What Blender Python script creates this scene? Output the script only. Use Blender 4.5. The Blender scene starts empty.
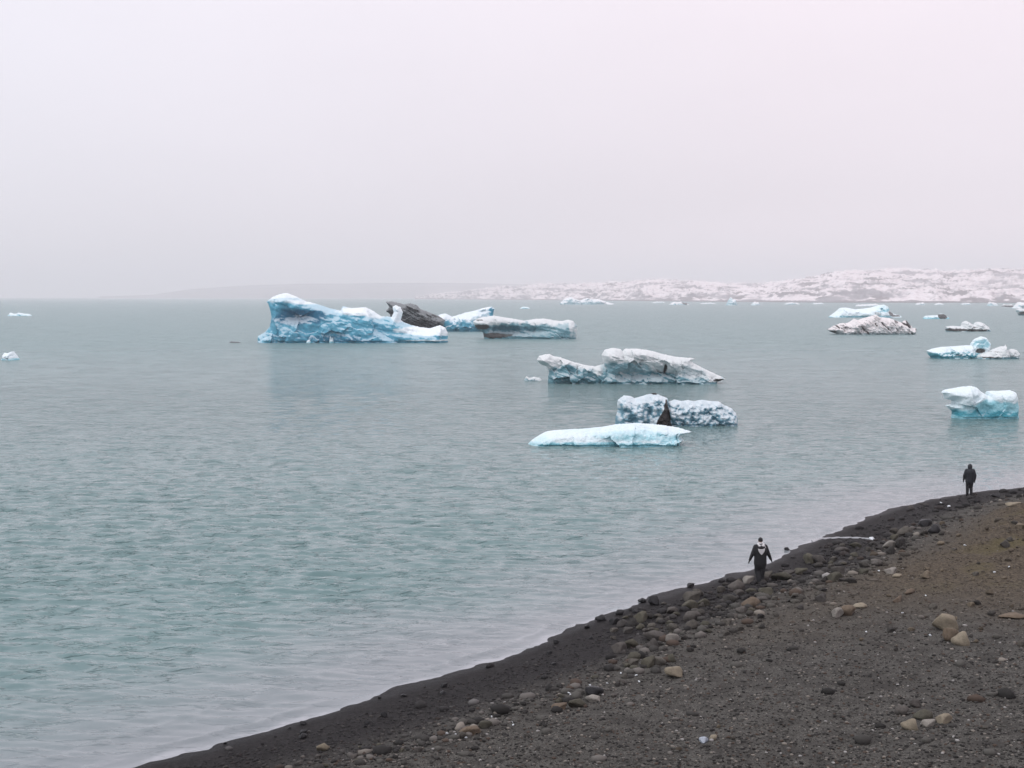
import bpy, bmesh, math, random
import numpy as np
from mathutils import Vector, Matrix
from mathutils.geometry import delaunay_2d_cdt

random.seed(7)
rng = np.random.default_rng(11)
scene = bpy.context.scene
C = scene.collection
rad = math.radians

# ------------------------------------------------------------------ camera
F = 1300.0
CAM_H = 10.8
HORIZON = 296.5
PITCH = math.atan((384 - HORIZON) / F)
CP, SP = math.cos(PITCH), math.sin(PITCH)

def ray(px, py):
    a, b = (px - 512) / F, (384 - py) / F
    return np.array([a, CP + b * SP, -SP + b * CP])

def on_water(px, py):
    d = ray(px, py)
    t = CAM_H / -d[2]
    return d[0] * t, d[1] * t, t          # x, y, metres per (pixel*F)

# ------------------------------------------------------------------ noise
_perm = rng.permutation(256)
_perm = np.concatenate([_perm, _perm, _perm])
_grad = rng.normal(size=(256, 3)); _grad /= np.linalg.norm(_grad, axis=1)[:, None]

def perlin(p):
    p = np.asarray(p, float)
    i = np.floor(p).astype(int); f = p - i; i &= 255
    u = f * f * f * (f * (f * 6 - 15) + 10)
    out = 0
    for dx in (0, 1):
        for dy in (0, 1):
            for dz in (0, 1):
                h = _perm[_perm[_perm[(i[:, 0] + dx) & 255] + ((i[:, 1] + dy) & 255)] + ((i[:, 2] + dz) & 255)]
                g = _grad[h & 255]
                w = (u[:, 0] if dx else 1 - u[:, 0]) * (u[:, 1] if dy else 1 - u[:, 1]) * (u[:, 2] if dz else 1 - u[:, 2])
                out = out + w * (g[:, 0] * (f[:, 0] - dx) + g[:, 1] * (f[:, 1] - dy) + g[:, 2] * (f[:, 2] - dz))
    return out * 1.6

def fbm(p, octs=4, ridged=False):
    p = np.asarray(p, float)
    s, a, n = 0, 1.0, 0
    for k in range(octs):
        v = perlin(p * 2 ** k + 17.3 * k)
        if ridged: v = 1 - 2 * np.abs(v)
        s = s + a * v; n += a; a *= 0.5
    return s / n

def sstep(a, b, x):
    t = np.clip((x - a) / (b - a), 0, 1)
    return t * t * (3 - 2 * t)

# ------------------------------------------------------------------ object helpers
def prop(o, label=None, cat=None, group=None, kind=None):
    if label: o["label"] = label
    if cat: o["category"] = cat
    if group: o["group"] = group
    if kind: o["kind"] = kind
    return o

def add(name, me, mat=None, parent=None, loc=None):
    me.name = name
    o = bpy.data.objects.new(name, me)
    C.objects.link(o)
    if mat is not None and not me.materials: me.materials.append(mat)
    if parent is not None: o.parent = parent
    if loc is not None: o.location = loc
    return o

def mesh_np(name, verts, faces, smooth=True):
    verts = np.asarray(verts, np.float32); faces = np.asarray(faces, np.int32)
    me = bpy.data.meshes.new(name)
    me.vertices.add(len(verts)); me.vertices.foreach_set("co", verts.ravel())
    n = faces.shape[1]
    me.loops.add(faces.size); me.loops.foreach_set("vertex_index", faces.ravel())
    me.polygons.add(len(faces))
    me.polygons.foreach_set("loop_start", np.arange(0, faces.size, n, dtype=np.int32))
    me.polygons.foreach_set("loop_total", np.full(len(faces), n, np.int32))
    me.update(calc_edges=True); me.validate()
    if smooth: me.polygons.foreach_set("use_smooth", np.ones(len(me.polygons), bool))
    return me

def attr(me, name, vals):
    a = me.attributes.new(name, 'FLOAT', 'POINT')
    a.data.foreach_set("value", np.asarray(vals, np.float32))

def grid_faces(nx, ny):
    i = np.arange(nx * ny).reshape(ny, nx)
    return np.stack([i[:-1, :-1].ravel(), i[:-1, 1:].ravel(), i[1:, 1:].ravel(), i[1:, :-1].ravel()], 1)

# ------------------------------------------------------------------ material helpers
class NT:
    def __init__(self, name):
        self.m = bpy.data.materials.new(name); self.m.use_nodes = True
        self.t = self.m.node_tree; self.t.nodes.clear()
        self.out = self.t.nodes.new("ShaderNodeOutputMaterial")
        self.b = self.t.nodes.new("ShaderNodeBsdfPrincipled")
        self.t.links.new(self.b.outputs[0], self.out.inputs[0])
    def n(self, typ, **kw):
        x = self.t.nodes.new("ShaderNode" + typ)
        for k, v in kw.items(): setattr(x, k, v)
        return x
    def set(self, sock, v):
        if isinstance(v, bpy.types.NodeSocket): self.t.links.new(v, sock)
        else:
            if isinstance(v, (tuple, list)) and len(v) == 3 and sock.type == 'RGBA': v = (*v, 1)
            sock.default_value = v
    def coord(self, kind="Position"):
        if kind == "Position": return self.n("NewGeometry").outputs["Position"]
        return self.n("TexCoord").outputs[kind]
    def mapping(self, vec, scale):
        x = self.n("Mapping"); self.set(x.inputs["Vector"], vec); x.inputs["Scale"].default_value = scale
        return x.outputs[0]
    def noise(self, vec, scale, detail=3, rough=0.5):
        x = self.n("TexNoise"); self.set(x.inputs["Vector"], vec)
        x.inputs["Scale"].default_value = scale; x.inputs["Detail"].default_value = detail
        x.inputs["Roughness"].default_value = rough
        return x.outputs["Fac"]
    def ramp(self, fac, a, b, lo=0.0, hi=1.0):
        x = self.n("MapRange", interpolation_type='SMOOTHSTEP'); self.set(x.inputs["Value"], fac)
        x.inputs["From Min"].default_value = a; x.inputs["From Max"].default_value = b
        x.inputs["To Min"].default_value = lo; x.inputs["To Max"].default_value = hi
        return x.outputs[0]
    def mix(self, fac, a, b):
        x = self.n("Mix", data_type='RGBA'); self.set(x.inputs[0], fac); self.set(x.inputs[6], a); self.set(x.inputs[7], b)
        return x.outputs[2]
    def math(self, op, a, b=0.0):
        x = self.n("Math", operation=op); self.set(x.inputs[0], a); self.set(x.inputs[1], b)
        return x.outputs[0]
    def attr(self, name):
        return self.n("Attribute", attribute_name=name).outputs["Fac"]
    def bump(self, h, strength, dist, normal=None):
        x = self.n("Bump"); self.set(x.inputs["Height"], h); self.set(x.inputs["Strength"], strength)
        self.set(x.inputs["Distance"], dist)
        if normal is not None: self.set(x.inputs["Normal"], normal)
        return x.outputs[0]
    def p(self, **kw):
        for k, v in kw.items(): self.set(self.b.inputs[k.replace("_", " ")], v)
        return self.m

def plain(name, col, rough=0.8, var=0.25, scale=12, bump=0.02):
    t = NT(name); v = t.coord("Object"); nz = t.noise(v, scale, 4)
    c = t.mix(nz, tuple(x * (1 - var) for x in col), tuple(min(1, x * (1 + var)) for x in col))
    return t.p(Base_Color=c, Roughness=rough, Normal=t.bump(t.noise(v, scale * 3, 3), 0.5, bump))

# ------------------------------------------------------------------ shoreline and ground
shore_px = [(130, 769), (230, 740), (300, 722), (400, 688), (455, 673), (500, 658), (560, 634), (620, 609), (665, 594),
            (700, 585), (745, 572), (775, 560), (800, 548), (825, 536), (850, 524), (900, 506), (960, 494), (1024, 486.5), (1100, 478)]
shore = [on_water(*p)[:2] for p in shore_px]
shore = [(-420, -420), (-60, -30), (-30, 7)] + shore + [(75, 104), (150, 130), (420, 260), (2600, 900)]
shore = np.array(shore, float)

def shore_dist(x, y):
    """signed distance to the waterline, positive on land"""
    P = np.stack([np.ravel(x), np.ravel(y)], 1).astype(float)
    best = np.full(len(P), 1e18); sgn = np.ones(len(P))
    for a, b in zip(shore[:-1], shore[1:]):
        e = b - a; L = e @ e
        t = np.clip(((P - a) @ e) / L, 0, 1)
        q = P - (a + t[:, None] * e)
        d = (q * q).sum(1)
        cr = e[0] * (P[:, 1] - a[1]) - e[1] * (P[:, 0] - a[0])
        m = d < best - 1e-9
        best[m] = d[m]; sgn[m] = np.where(cr[m] > 0, -1, 1)
    return np.sqrt(best) * sgn

def ground_z(x, y, d=None):
    x = np.ravel(np.asarray(x, float)); y = np.ravel(np.asarray(y, float))
    if d is None: d = shore_dist(x, y)
    zero = np.zeros_like(x)
    P = np.stack([x, y, zero], 1)
    # wavering waterline
    dd = d + 0.35 * perlin(P * 0.35) + 0.18 * perlin(P * 1.1)
    land = np.maximum(dd, 0)
    z = 0.085 * np.minimum(land, 9) + 0.06 * np.clip(land - 9, 0, 8) + 0.22 * np.clip(land - 18, 0, 30) + 0.03 * np.clip(land - 48, 0, 900)
    z += 0.10 * sstep(3.2, 4.4, land + 0.7 * perlin(P * 0.25 + 5))          # small storm terrace
    z += 0.10 * sstep(4, 6, land) * (1 - sstep(15, 20, land)) * np.sin(land * 1.9 + 2.2 * perlin(P * 0.18 + 11)) * (0.5 + perlin(P * 0.11 + 21))
    z = np.where(dd < 0, 0.085 * np.maximum(dd, -60), z)
    r = np.hypot(x, y)
    z += np.maximum(0, 8.2 * (1 - sstep(-6, 27, r)) ** 1.0) * sstep(0, 12, land)
    z += sstep(5, 9, land + 1.2 * perlin(P * 0.2 + 31)) * sstep(42, 56, y) * (0.55 + 0.45 * fbm(P * 0.45 + 77, 4) + 0.17 * fbm(P * 1.7 + 3, 3, True))
    amp = sstep(0.3, 5, land)
    z += amp * (0.10 * fbm(P * 0.22 + 3, 3) + 0.05 * fbm(P * 0.9, 3)) + 0.018 * sstep(-1, 1, dd) * fbm(P * 3.1, 3)
    return z

def gz(x, y): return float(ground_z([x], [y])[0])

def on_ground(px, py):
    d = ray(px, py); t = (CAM_H - 3.0) / -d[2]; tw = CAM_H / -d[2]
    ts = np.linspace(t, tw * 1.01, 120)
    z = CAM_H + d[2] * ts; g = ground_z(d[0] * ts, d[1] * ts)
    k = int(np.argmax(z < np.maximum(g, -0.0)))
    t = ts[k] if (z < np.maximum(g, 0)).any() else tw
    return d[0] * t, d[1] * t, t

def axis(lo, a, b, hi, step, growth=1.12):
    c = list(np.arange(a, b + step / 2, step)); s = step
    up = []; v = b
    while v < hi: s *= growth; v += s; up.append(min(v, hi))
    s = step; dn = []; v = a
    while v > lo: s *= growth; v -= s; dn.append(max(v, lo))
    return np.array(dn[::-1] + c + up)

gx = axis(-420, -14, 34, 2400, 0.13, 1.1)
gy = axis(-420, 24, 82, 2400, 0.13, 1.1)
X, Y = np.meshgrid(gx, gy); X = X.ravel(); Y = Y.ravel()
D = shore_dist(X, Y); Z = ground_z(X, Y, D)
me = mesh_np("ground", np.stack([X, Y, Z], 1), grid_faces(len(gx), len(gy)))
P0 = np.stack([X, Y, 0 * X], 1)
wet = 1 - sstep(2.2, 4.6, D + 0.9 * fbm(P0 * 0.3 + 9, 4))
soak = 1 - sstep(0.1, 0.8, D + 0.4 * fbm(P0 * 0.6 + 2, 3))
# the brown silty bank away to the right
brown = sstep(3.5, 7.5, D + 2.2 * fbm(P0 * 0.16 + 4, 4)) * sstep(34, 46, Y + 0.25 * (X - 15) + 5 * fbm(P0 * 0.12 + 40, 4))
moss = sstep(0.02, 0.25, fbm(P0 * 0.35 + 60, 4)) * sstep(6, 9, D) * sstep(40, 52, Y)
for nme, v in (("wet", wet), ("soak", soak), ("brown", brown), ("moss", moss)): attr(me, nme, v)

t = NT("beach_gravel"); pos = t.coord()
n1 = t.noise(pos, 9, 4, 0.7); n2 = t.noise(pos, 28, 3, 0.7); big = t.noise(pos, 0.35, 4, 0.6); mid = t.noise(pos, 1.6, 4, 0.65)
dry = t.mix(t.ramp(n2, 0.3, 0.72), (0.029, 0.028, 0.026), (0.160, 0.154, 0.140))
dry = t.mix(t.ramp(mid, 0.35, 0.7), dry, (0.054, 0.051, 0.047))
wetc = t.mix(t.ramp(n1, 0.35, 0.75), (0.008, 0.0075, 0.008), (0.033, 0.030, 0.033))
brc = t.mix(t.ramp(n1, 0.3, 0.75), (0.042, 0.035, 0.027), (0.150, 0.122, 0.090))
mossc = t.mix(n2, (0.070, 0.060, 0.030), (0.14, 0.12, 0.06))
col = t.mix(t.attr("brown"), dry, brc)
col = t.mix(t.math('MULTIPLY', t.attr("moss"), 0.75), col, mossc)
col = t.mix(t.math('MULTIPLY', t.attr("wet"), 0.9), col, wetc)
col = t.mix(t.attr("soak"), col, (0.010, 0.0095, 0.011))
rg = t.math('SUBTRACT', 0.95, t.math('MULTIPLY', t.attr("soak"), 0.35))
rg = t.math('SUBTRACT', rg, t.math('MULTIPLY', t.attr("wet"), 0.12))
nrm = t.bump(n2, 0.9, 0.035, t.bump(n1, 0.8, 0.07))
M_ground = t.p(Base_Color=col, Roughness=rg, Normal=nrm, Specular_IOR_Level=0.12)
prop(add("ground", me, M_ground), kind="structure")

# ------------------------------------------------------------------ water
xs = axis(-14000, -28, 36, 14000, 0.15, 1.05)
ys = [-420.0]
while ys[-1] < 12800:
    v = ys[-1]
    if v < 26: st = max(0.12, (26 - v) * 0.08)
    else: st = max(0.095, v * v / (CAM_H * F) * 0.6)
    ys.append(v + st)
ys = np.array(ys)
X, Y = np.meshgrid(xs, ys)
dY = np.gradient(ys)[:, None] * np.ones_like(X)
dX = np.gradient(xs)[None, :] * np.ones_like(X)
W = np.zeros_like(X)
D = shore_dist(X, Y).reshape(X.shape)
near = (np.abs(X) < 420) & (Y > 20) & (Y < 700)
gust = fbm(np.stack([X.ravel() * 0.02, Y.ravel() * 0.03, 0 * X.ravel()], 1), 3).reshape(X.shape)
xn, yn, dyn, dxn = X[near], Y[near], dY[near], dX[near]
wn = np.zeros_like(xn)
for k in range(60):
    lam = 0.27 * (1.048 ** k) * rng.uniform(0.93, 1.07)
    if lam > 3.6: break
    ang = rng.normal(0, 0.36) + 0.08
    kx, ky = math.sin(ang) * 2 * math.pi / lam, math.cos(ang) * 2 * math.pi / lam
    a = 0.0158 * min(lam, 1.1) ** 0.85 * rng.uniform(0.5, 1.3) * (1.0 if lam < 1.2 else 0.5)
    ph = rng.uniform(0, 6.28)
    fade = sstep(1.6, 3.2, lam / dyn) * sstep(1.6, 3.2, lam / np.maximum(dxn * abs(math.sin(ang)), 1e-4))
    wob = 0.9 * np.sin(xn * 0.31 / (0.5 + lam) + ph * 3) + 0.6 * np.sin(yn * 0.23 + ph * 5)
    phs = kx * xn + ky * yn + ph + wob
    wn += fade * a * (np.sin(phs) + 0.22 * np.sin(2 * phs + 1.57))
W[near] = wn
nr = (np.abs(X) < 120) & (Y > -20) & (Y < 180)
Pn = np.stack([X[nr], Y[nr], 0 * X[nr]], 1)
D[nr] = D[nr] + 0.35 * perlin(Pn * 0.35) + 0.18 * perlin(Pn * 1.1)
calm = 1 - sstep(-14, -0.5, D)        # 1 far out, 0 at the waterline (sheltered)
W *= (0.40 + 0.60 * calm) * (0.85 + 0.5 * gust)
# the little lapping swell that runs along the beach
lap = D + 0.10 * np.sin(Y * 0.9) + 0.12 * np.sin(Y * 0.37 + 1)
W *= (1 - 0.75 * sstep(-1.6, -0.4, D))
W += 0.07 * np.exp(-((lap + 0.70) / 0.085) ** 2) * sstep(-0.25, 0.2, perlin(np.stack([X.ravel() * 0.3, Y.ravel() * 0.3, 0 * X.ravel()], 1)).reshape(X.shape)) * (Y > 20) * (Y < 140)
W += 0.03 * np.exp(-((lap + 1.9 + 0.5 * np.sin(Y * 0.21)) / 0.11) ** 2) * (Y > 20) * (Y < 140)
W *= (1 - 0.6 * sstep(-0.7, 0.1, D))
me = mesh_np("water", np.stack([X.ravel(), Y.ravel(), W.ravel()], 1), grid_faces(len(xs), len(ys)))
P0 = np.stack([X.ravel(), Y.ravel(), 0 * X.ravel()], 1)
sky_sheen = sstep(-11, 1.5, D.ravel() + 3.5 * fbm(P0 * np.array([0.09, 0.14, 1]), 3))
foam = sstep(-0.30, -0.08, D.ravel() + 0.22 * perlin(P0 * 0.8 + 3)) * (0.35 + 0.65 * sstep(-0.15, 0.25, perlin(P0 * 0.45 + 13) + 0.4 * perlin(P0 * 4.0)))
foam = np.maximum(foam, 0.5 * np.exp(-((D.ravel() + 0.62) / 0.06) ** 2) * sstep(0.0, 0.3, perlin(P0 * 0.5 + 23)))
attr(me, "foam", foam)
attr(me, "sky_sheen", sky_sheen); attr(me, "calm", 1 - sstep(-9, -0.5, D.ravel()))
t = NT("lagoon_water"); pos = t.coord()
v1 = t.mapping(pos, (0.28, 1.0, 1)); v2 = t.mapping(pos, (0.36, 0.80, 1)); v3 = t.mapping(pos, (0.004, 0.02, 1)); v4 = t.mapping(pos, (0.05, 0.16, 1))
b1 = t.noise(v1, 2.2, 4, 0.62); b2 = t.noise(v2, 1.0, 5, 0.68); b3 = t.noise(v3, 1.0, 5, 0.6); b4 = t.noise(v4, 1.0, 4, 0.65)
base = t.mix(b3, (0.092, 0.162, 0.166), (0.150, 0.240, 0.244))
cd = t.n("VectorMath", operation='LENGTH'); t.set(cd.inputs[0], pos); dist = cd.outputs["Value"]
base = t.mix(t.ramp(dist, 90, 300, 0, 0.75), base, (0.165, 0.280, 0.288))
base = t.mix(t.math('MULTIPLY', t.attr("sky_sheen"), 0.8), base, (0.215, 0.225, 0.245))  # pale sky sheen of the calm shallows, put into the base colour
base = t.mix(t.math('MULTIPLY', t.attr("foam"), 0.38), base, (0.52, 0.52, 0.56))
cd = t.n("VectorMath", operation='LENGTH'); t.set(cd.inputs[0], pos); dist = cd.outputs["Value"]
far = t.ramp(dist, 30, 160)
v5 = t.mapping(pos, (0.42, 1.25, 1)); b5 = t.ramp(t.noise(v5, 1.0, 4, 0.6), 0.50, 0.575)
v6 = t.mapping(pos, (0.11, 0.40, 1)); b6 = t.ramp(t.noise(v6, 1.0, 5, 0.62), 0.50, 0.58)
nrm = t.bump(b5, 1.0, t.math('MULTIPLY', t.math('ADD', 0.25, t.math('MULTIPLY', t.attr("calm"), 0.75)), 0.075))
nrm = t.bump(b6, 1.0, t.math('MULTIPLY', t.ramp(dist, 60, 220), 0.30), nrm)
nrm = t.bump(b1, 0.55, t.math('MULTIPLY', t.math('ADD', 0.25, t.math('MULTIPLY', t.attr("calm"), 0.75)), 0.06), nrm)
nrm = t.bump(b2, 0.6, t.math('MULTIPLY', far, 0.95), nrm)
nrm = t.bump(b4, 0.6, t.math('MULTIPLY', t.ramp(dist, 100, 450), 0.7), nrm)
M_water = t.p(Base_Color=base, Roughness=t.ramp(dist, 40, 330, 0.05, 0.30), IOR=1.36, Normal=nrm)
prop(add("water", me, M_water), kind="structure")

# ------------------------------------------------------------------ ice
def ice_material(name, white, blue, deep, dirt, rough=0.45, detail=1.0, mot=1.0):
    t = NT(name); v = t.coord("Object")
    nz = t.noise(v, 0.9 * detail, 5, 0.65); nf = t.noise(v, 3.5 * detail, 4, 0.7)
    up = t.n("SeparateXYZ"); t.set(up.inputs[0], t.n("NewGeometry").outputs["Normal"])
    bl = t.math('ADD', t.attr("blue"), t.math('MULTIPLY', t.math('SUBTRACT', nz, 0.5), 0.55 * mot))
    c = t.mix(t.ramp(bl, 0.1, 0.62), white, blue)
    c = t.mix(t.ramp(bl, 0.62, 1.05), c, deep)
    di = t.math('ADD', t.attr("dirt"), t.math('MULTIPLY', t.math('SUBTRACT', nf, 0.5), 0.9))
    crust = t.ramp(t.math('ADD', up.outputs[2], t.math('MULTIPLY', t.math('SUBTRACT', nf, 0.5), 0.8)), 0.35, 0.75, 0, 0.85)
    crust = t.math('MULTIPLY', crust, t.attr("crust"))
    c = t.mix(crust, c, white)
    c = t.mix(t.ramp(di, 0.3, 0.75), c, dirt)
    nrm = t.bump(nf, 0.55, 0.2, t.bump(nz, 0.5, 0.6))
    t.p(Base_Color=c, Roughness=rough, Normal=nrm, IOR=1.31)
    return t.m

M_blue = ice_material("blue_ice", (0.80, 0.88, 0.92), (0.115, 0.42, 0.575), (0.020, 0.15, 0.26), (0.05, 0.055, 0.06), detail=0.6, mot=0.5)
M_snow = ice_material("white_ice", (0.78, 0.89, 0.93), (0.34, 0.68, 0.77), (0.05, 0.33, 0.42), (0.10, 0.10, 0.10))
M_grey = ice_material("grey_ice", (0.70, 0.74, 0.75), (0.17, 0.35, 0.41), (0.045, 0.15, 0.20), (0.055, 0.055, 0.055), detail=0.8)
M_dusty = ice_material("dusty_ice", (0.76, 0.73, 0.73), (0.42, 0.48, 0.50), (0.18, 0.30, 0.34), (0.06, 0.052, 0.050), detail=0.6)
M_rubble = ice_material("brash_ice", (0.70, 0.79, 0.84), (0.22, 0.41, 0.51), (0.09, 0.21, 0.28), (0.025, 0.022, 0.022), detail=1.6)
M_ash = ice_material("ash_covered_ice", (0.20, 0.22, 0.23), (0.06, 0.072, 0.08), (0.03, 0.038, 0.042), (0.018, 0.02, 0.022), detail=0.8)
M_far = ice_material("distant_ice", (0.82, 0.84, 0.86), (0.40, 0.60, 0.66), (0.15, 0.36, 0.44), (0.08, 0.08, 0.085), detail=0.2)

def resample(pts, step):
    out = []
    for (a, b) in zip(pts[:-1], pts[1:]):
        a = np.array(a, float); b = np.array(b, float); n = max(1, int(round(np.linalg.norm(b - a) / step)))
        for k in range(n): out.append(a + (b - a) * k / n)
    out.append(np.array(pts[-1], float))
    return np.array(out)

def inflate(sheet, base, step, seed, T, k, facets, rough, lump, dents, paints, strata=None):
    """one closed body of ice from its outline. all in picture-sized units; y is depth. returns verts, faces, masks"""
    r = np.random.default_rng(seed)
    pts = list(sheet)
    pts = [(pts[0][0], base + 3)] + pts + [(pts[-1][0], base + 3)]
    top = resample(pts, step)
    top[1:-1] += r.normal(0, 0.16 * step, top[1:-1].shape)
    nb = max(2, int((pts[-1][0] - pts[0][0]) / (step * 3)))
    bot = np.array([[pts[-1][0] + (pts[0][0] - pts[-1][0]) * i / nb, base + 3] for i in range(1, nb)])
    loop = np.concatenate([top, bot]) if len(bot) else top
    x0, y0 = loop.min(0); x1, y1 = loop.max(0)
    gxx, gyy = np.meshgrid(np.arange(x0, x1, step), np.arange(y0, y1, step * 0.87))
    gxx[1::2] += step / 2
    G = np.stack([gxx.ravel(), gyy.ravel()], 1) + r.uniform(-0.28, 0.28, (gxx.size, 2)) * step
    # inside test
    n = len(loop); inside = np.zeros(len(G), bool); j = n - 1
    for i in range(n):
        (xi, yi), (xj, yj) = loop[i], loop[j]
        c = ((yi > G[:, 1]) != (yj > G[:, 1])) & (G[:, 0] < (xj - xi) * (G[:, 1] - yi) / ((yj - yi) or 1e-9) + xi)
        inside ^= c; j = i
    G = G[inside]
    def dist(P, line):
        best = np.full(len(P), 1e18)
        for a, b in zip(line[:-1], line[1:]):
            e = b - a; L = e @ e + 1e-12
            tt = np.clip(((P - a) @ e) / L, 0, 1); q = P - (a + tt[:, None] * e)
            best = np.minimum(best, (q * q).sum(1))
        return np.sqrt(best)
    dall = dist(G, np.concatenate([loop, loop[:1]]))
    G = G[dall > step * 0.4]
    V = np.concatenate([loop, G])
    res = delaunay_2d_cdt([Vector(v) for v in V], [], [list(range(n))], 1, 1e-5)
    V = np.array([list(v) for v in res[0]]); T3 = np.array([list(f) for f in res[2] if len(f) == 3])
    d = dist(V, top); bd = dist(V, np.concatenate([loop, loop[:1]])) < 1e-4
    H = base - loop[:, 1].min()
    prof = np.sqrt(np.clip(1 - (1 - np.clip(d / (T * 0.8), 0, 1)) ** 2, 0, 1))
    hfrac = np.clip((base - V[:, 1]) / H, 0, 1)
    th = T * prof * (1 + k * (1 - hfrac) * np.clip(d / (T * .5), 0, 1))
    N3 = np.stack([V[:, 0] / max(H, 1) * 2.2, V[:, 1] / max(H, 1) * 2.2, np.full(len(V), seed * 3.7)], 1)
    crev = None
    rel = fbm(N3, 4) * 0.30 * T * rough + (fbm(N3 * 2.3 + 9, 3, True)) * 0.14 * T * rough
    if facets:
        S = np.stack([r.uniform(x0, x1, facets), r.uniform(y0, y1, facets)], 1)
        W2 = V + 0.25 * T * np.stack([perlin(N3 * 1.5), perlin(N3 * 1.5 + 31)], 1)
        dd = ((W2[:, None, :] - S[None]) * np.array([0.8, 1.0])) ** 2
        w = dd.sum(2); near_i = w.argmin(1)
        gsl = r.normal(0, 0.28, (facets, 2)); of = r.normal(0, 0.16 * T, facets)
        q = V - S[near_i]
        rel += rough * np.clip(of[near_i] + (gsl[near_i] * q).sum(1), -0.5 * T, 0.5 * T)
    if lump:
        S = np.stack([r.uniform(x0, x1, lump), r.uniform(y0, y1, lump)], 1)
        w = np.sqrt(((V[:, None, :] - S[None]) ** 2).sum(2)); w1 = w.min(1)
        cell = math.sqrt((x1 - x0) * (y1 - y0) / lump)
        rel += 0.75 * cell * (0.55 - w1 / cell)
        crev = w1 / cell
    st = None
    if strata:
        an, wl, am_, dk = strata; ca_, sa_ = math.cos(rad(an)), math.sin(rad(an))
        al = (V[:, 0] * ca_ - V[:, 1] * sa_); ac = (V[:, 0] * sa_ + V[:, 1] * ca_)
        st = fbm(np.stack([al / (wl * 5), ac / wl, np.full(len(V), seed * 1.3)], 1), 4, True)
        rel += am_ * T * (st - 0.3)
    for (dx, dy, rx, ry, am) in dents:
        rel += am * np.exp(-(((V[:, 0] - dx) / rx) ** 2 + ((V[:, 1] - dy) / ry) ** 2))
    rel *= np.clip(d / (0.35 * T + 1e-6), 0, 1)
    yf = -(th + rel); yb = th + 0.5 * np.roll(rel, 7) * np.clip(d / T, 0, 1)
    yf[bd & (d < 1e-4)] = 0
    masks = {"blue": np.zeros(len(V)), "dirt": np.zeros(len(V))}
    wob = fbm(N3 * 1.6 + 50, 4)
    for (kind, cx, cy, rx, ry, val) in paints:
        if kind == "wedge":                        # triangle: apex (cx, cy), half width rx and height ry at the foot
            u_ = (V[:, 1] - cy) / ry; m = sstep(-0.12, 0.12, (1.0 * np.clip(u_, 0, 1) ** 1.2 + 0.08) + 0.35 * wob - np.abs(V[:, 0] - cx + (1 - u_) * 0 - 5 * (0.5 - u_) * 0.6) / rx) * (u_ > -0.05)
            masks["dirt"] = np.maximum(masks["dirt"], val * m); continue
        e = 1 - np.sqrt(((V[:, 0] - cx) / rx) ** 2 + ((V[:, 1] - cy) / ry) ** 2)
        m = sstep(-0.25, 0.35, e + 0.55 * wob)
        masks[kind] = masks[kind] * (1 - m) + val * m
    if st is not None: masks["dirt"] = np.maximum(masks["dirt"], dk * sstep(0.34, 0.08, st + 0.25 * wob))
    if crev is not None: masks["blue"] = masks["blue"] * 0.45 + np.clip((crev - 0.30) * 1.7 + 0.25 * wob, -0.2, 0.75)
    foot = 1 - sstep(0.7, 2.4, np.abs(V[:, 1] - base) + 0.8 * wob)
    masks["blue"] = np.maximum(masks["blue"], 0.78 * foot)
    yf = yf * (1 - 0.10 * foot)
    # front and back skins share the rim of the outline; bottom stays under water
    rim = d < 1e-4
    nv = len(V)
    back_index = np.where(rim, np.arange(nv), -1)
    extra = np.where(~rim)[0]; back_index[extra] = nv + np.arange(len(extra))
    PX = np.concatenate([V[:, 0], V[extra, 0]]); PY = np.concatenate([V[:, 1], V[extra, 1]])
    YY = np.concatenate([np.where(rim, 0, yf), yb[extra]])
    a, b_, c = V[T3[:, 0]], V[T3[:, 1]], V[T3[:, 2]]
    area = (b_[:, 0] - a[:, 0]) * (c[:, 1] - a[:, 1]) - (b_[:, 1] - a[:, 1]) * (c[:, 0] - a[:, 0])
    flip = area > 0          # py grows downward
    Tf = T3.copy(); Tf[flip] = Tf[flip][:, ::-1]
    Tb = back_index[Tf][:, ::-1]
    faces = np.concatenate([Tf[:, ::-1], Tb[:, ::-1]])
    mk = {q: np.concatenate([m, m[extra]]) for q, m in masks.items()}
    return np.stack([PX, YY, PY], 1), faces, mk, (T * (1 + k))

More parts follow.
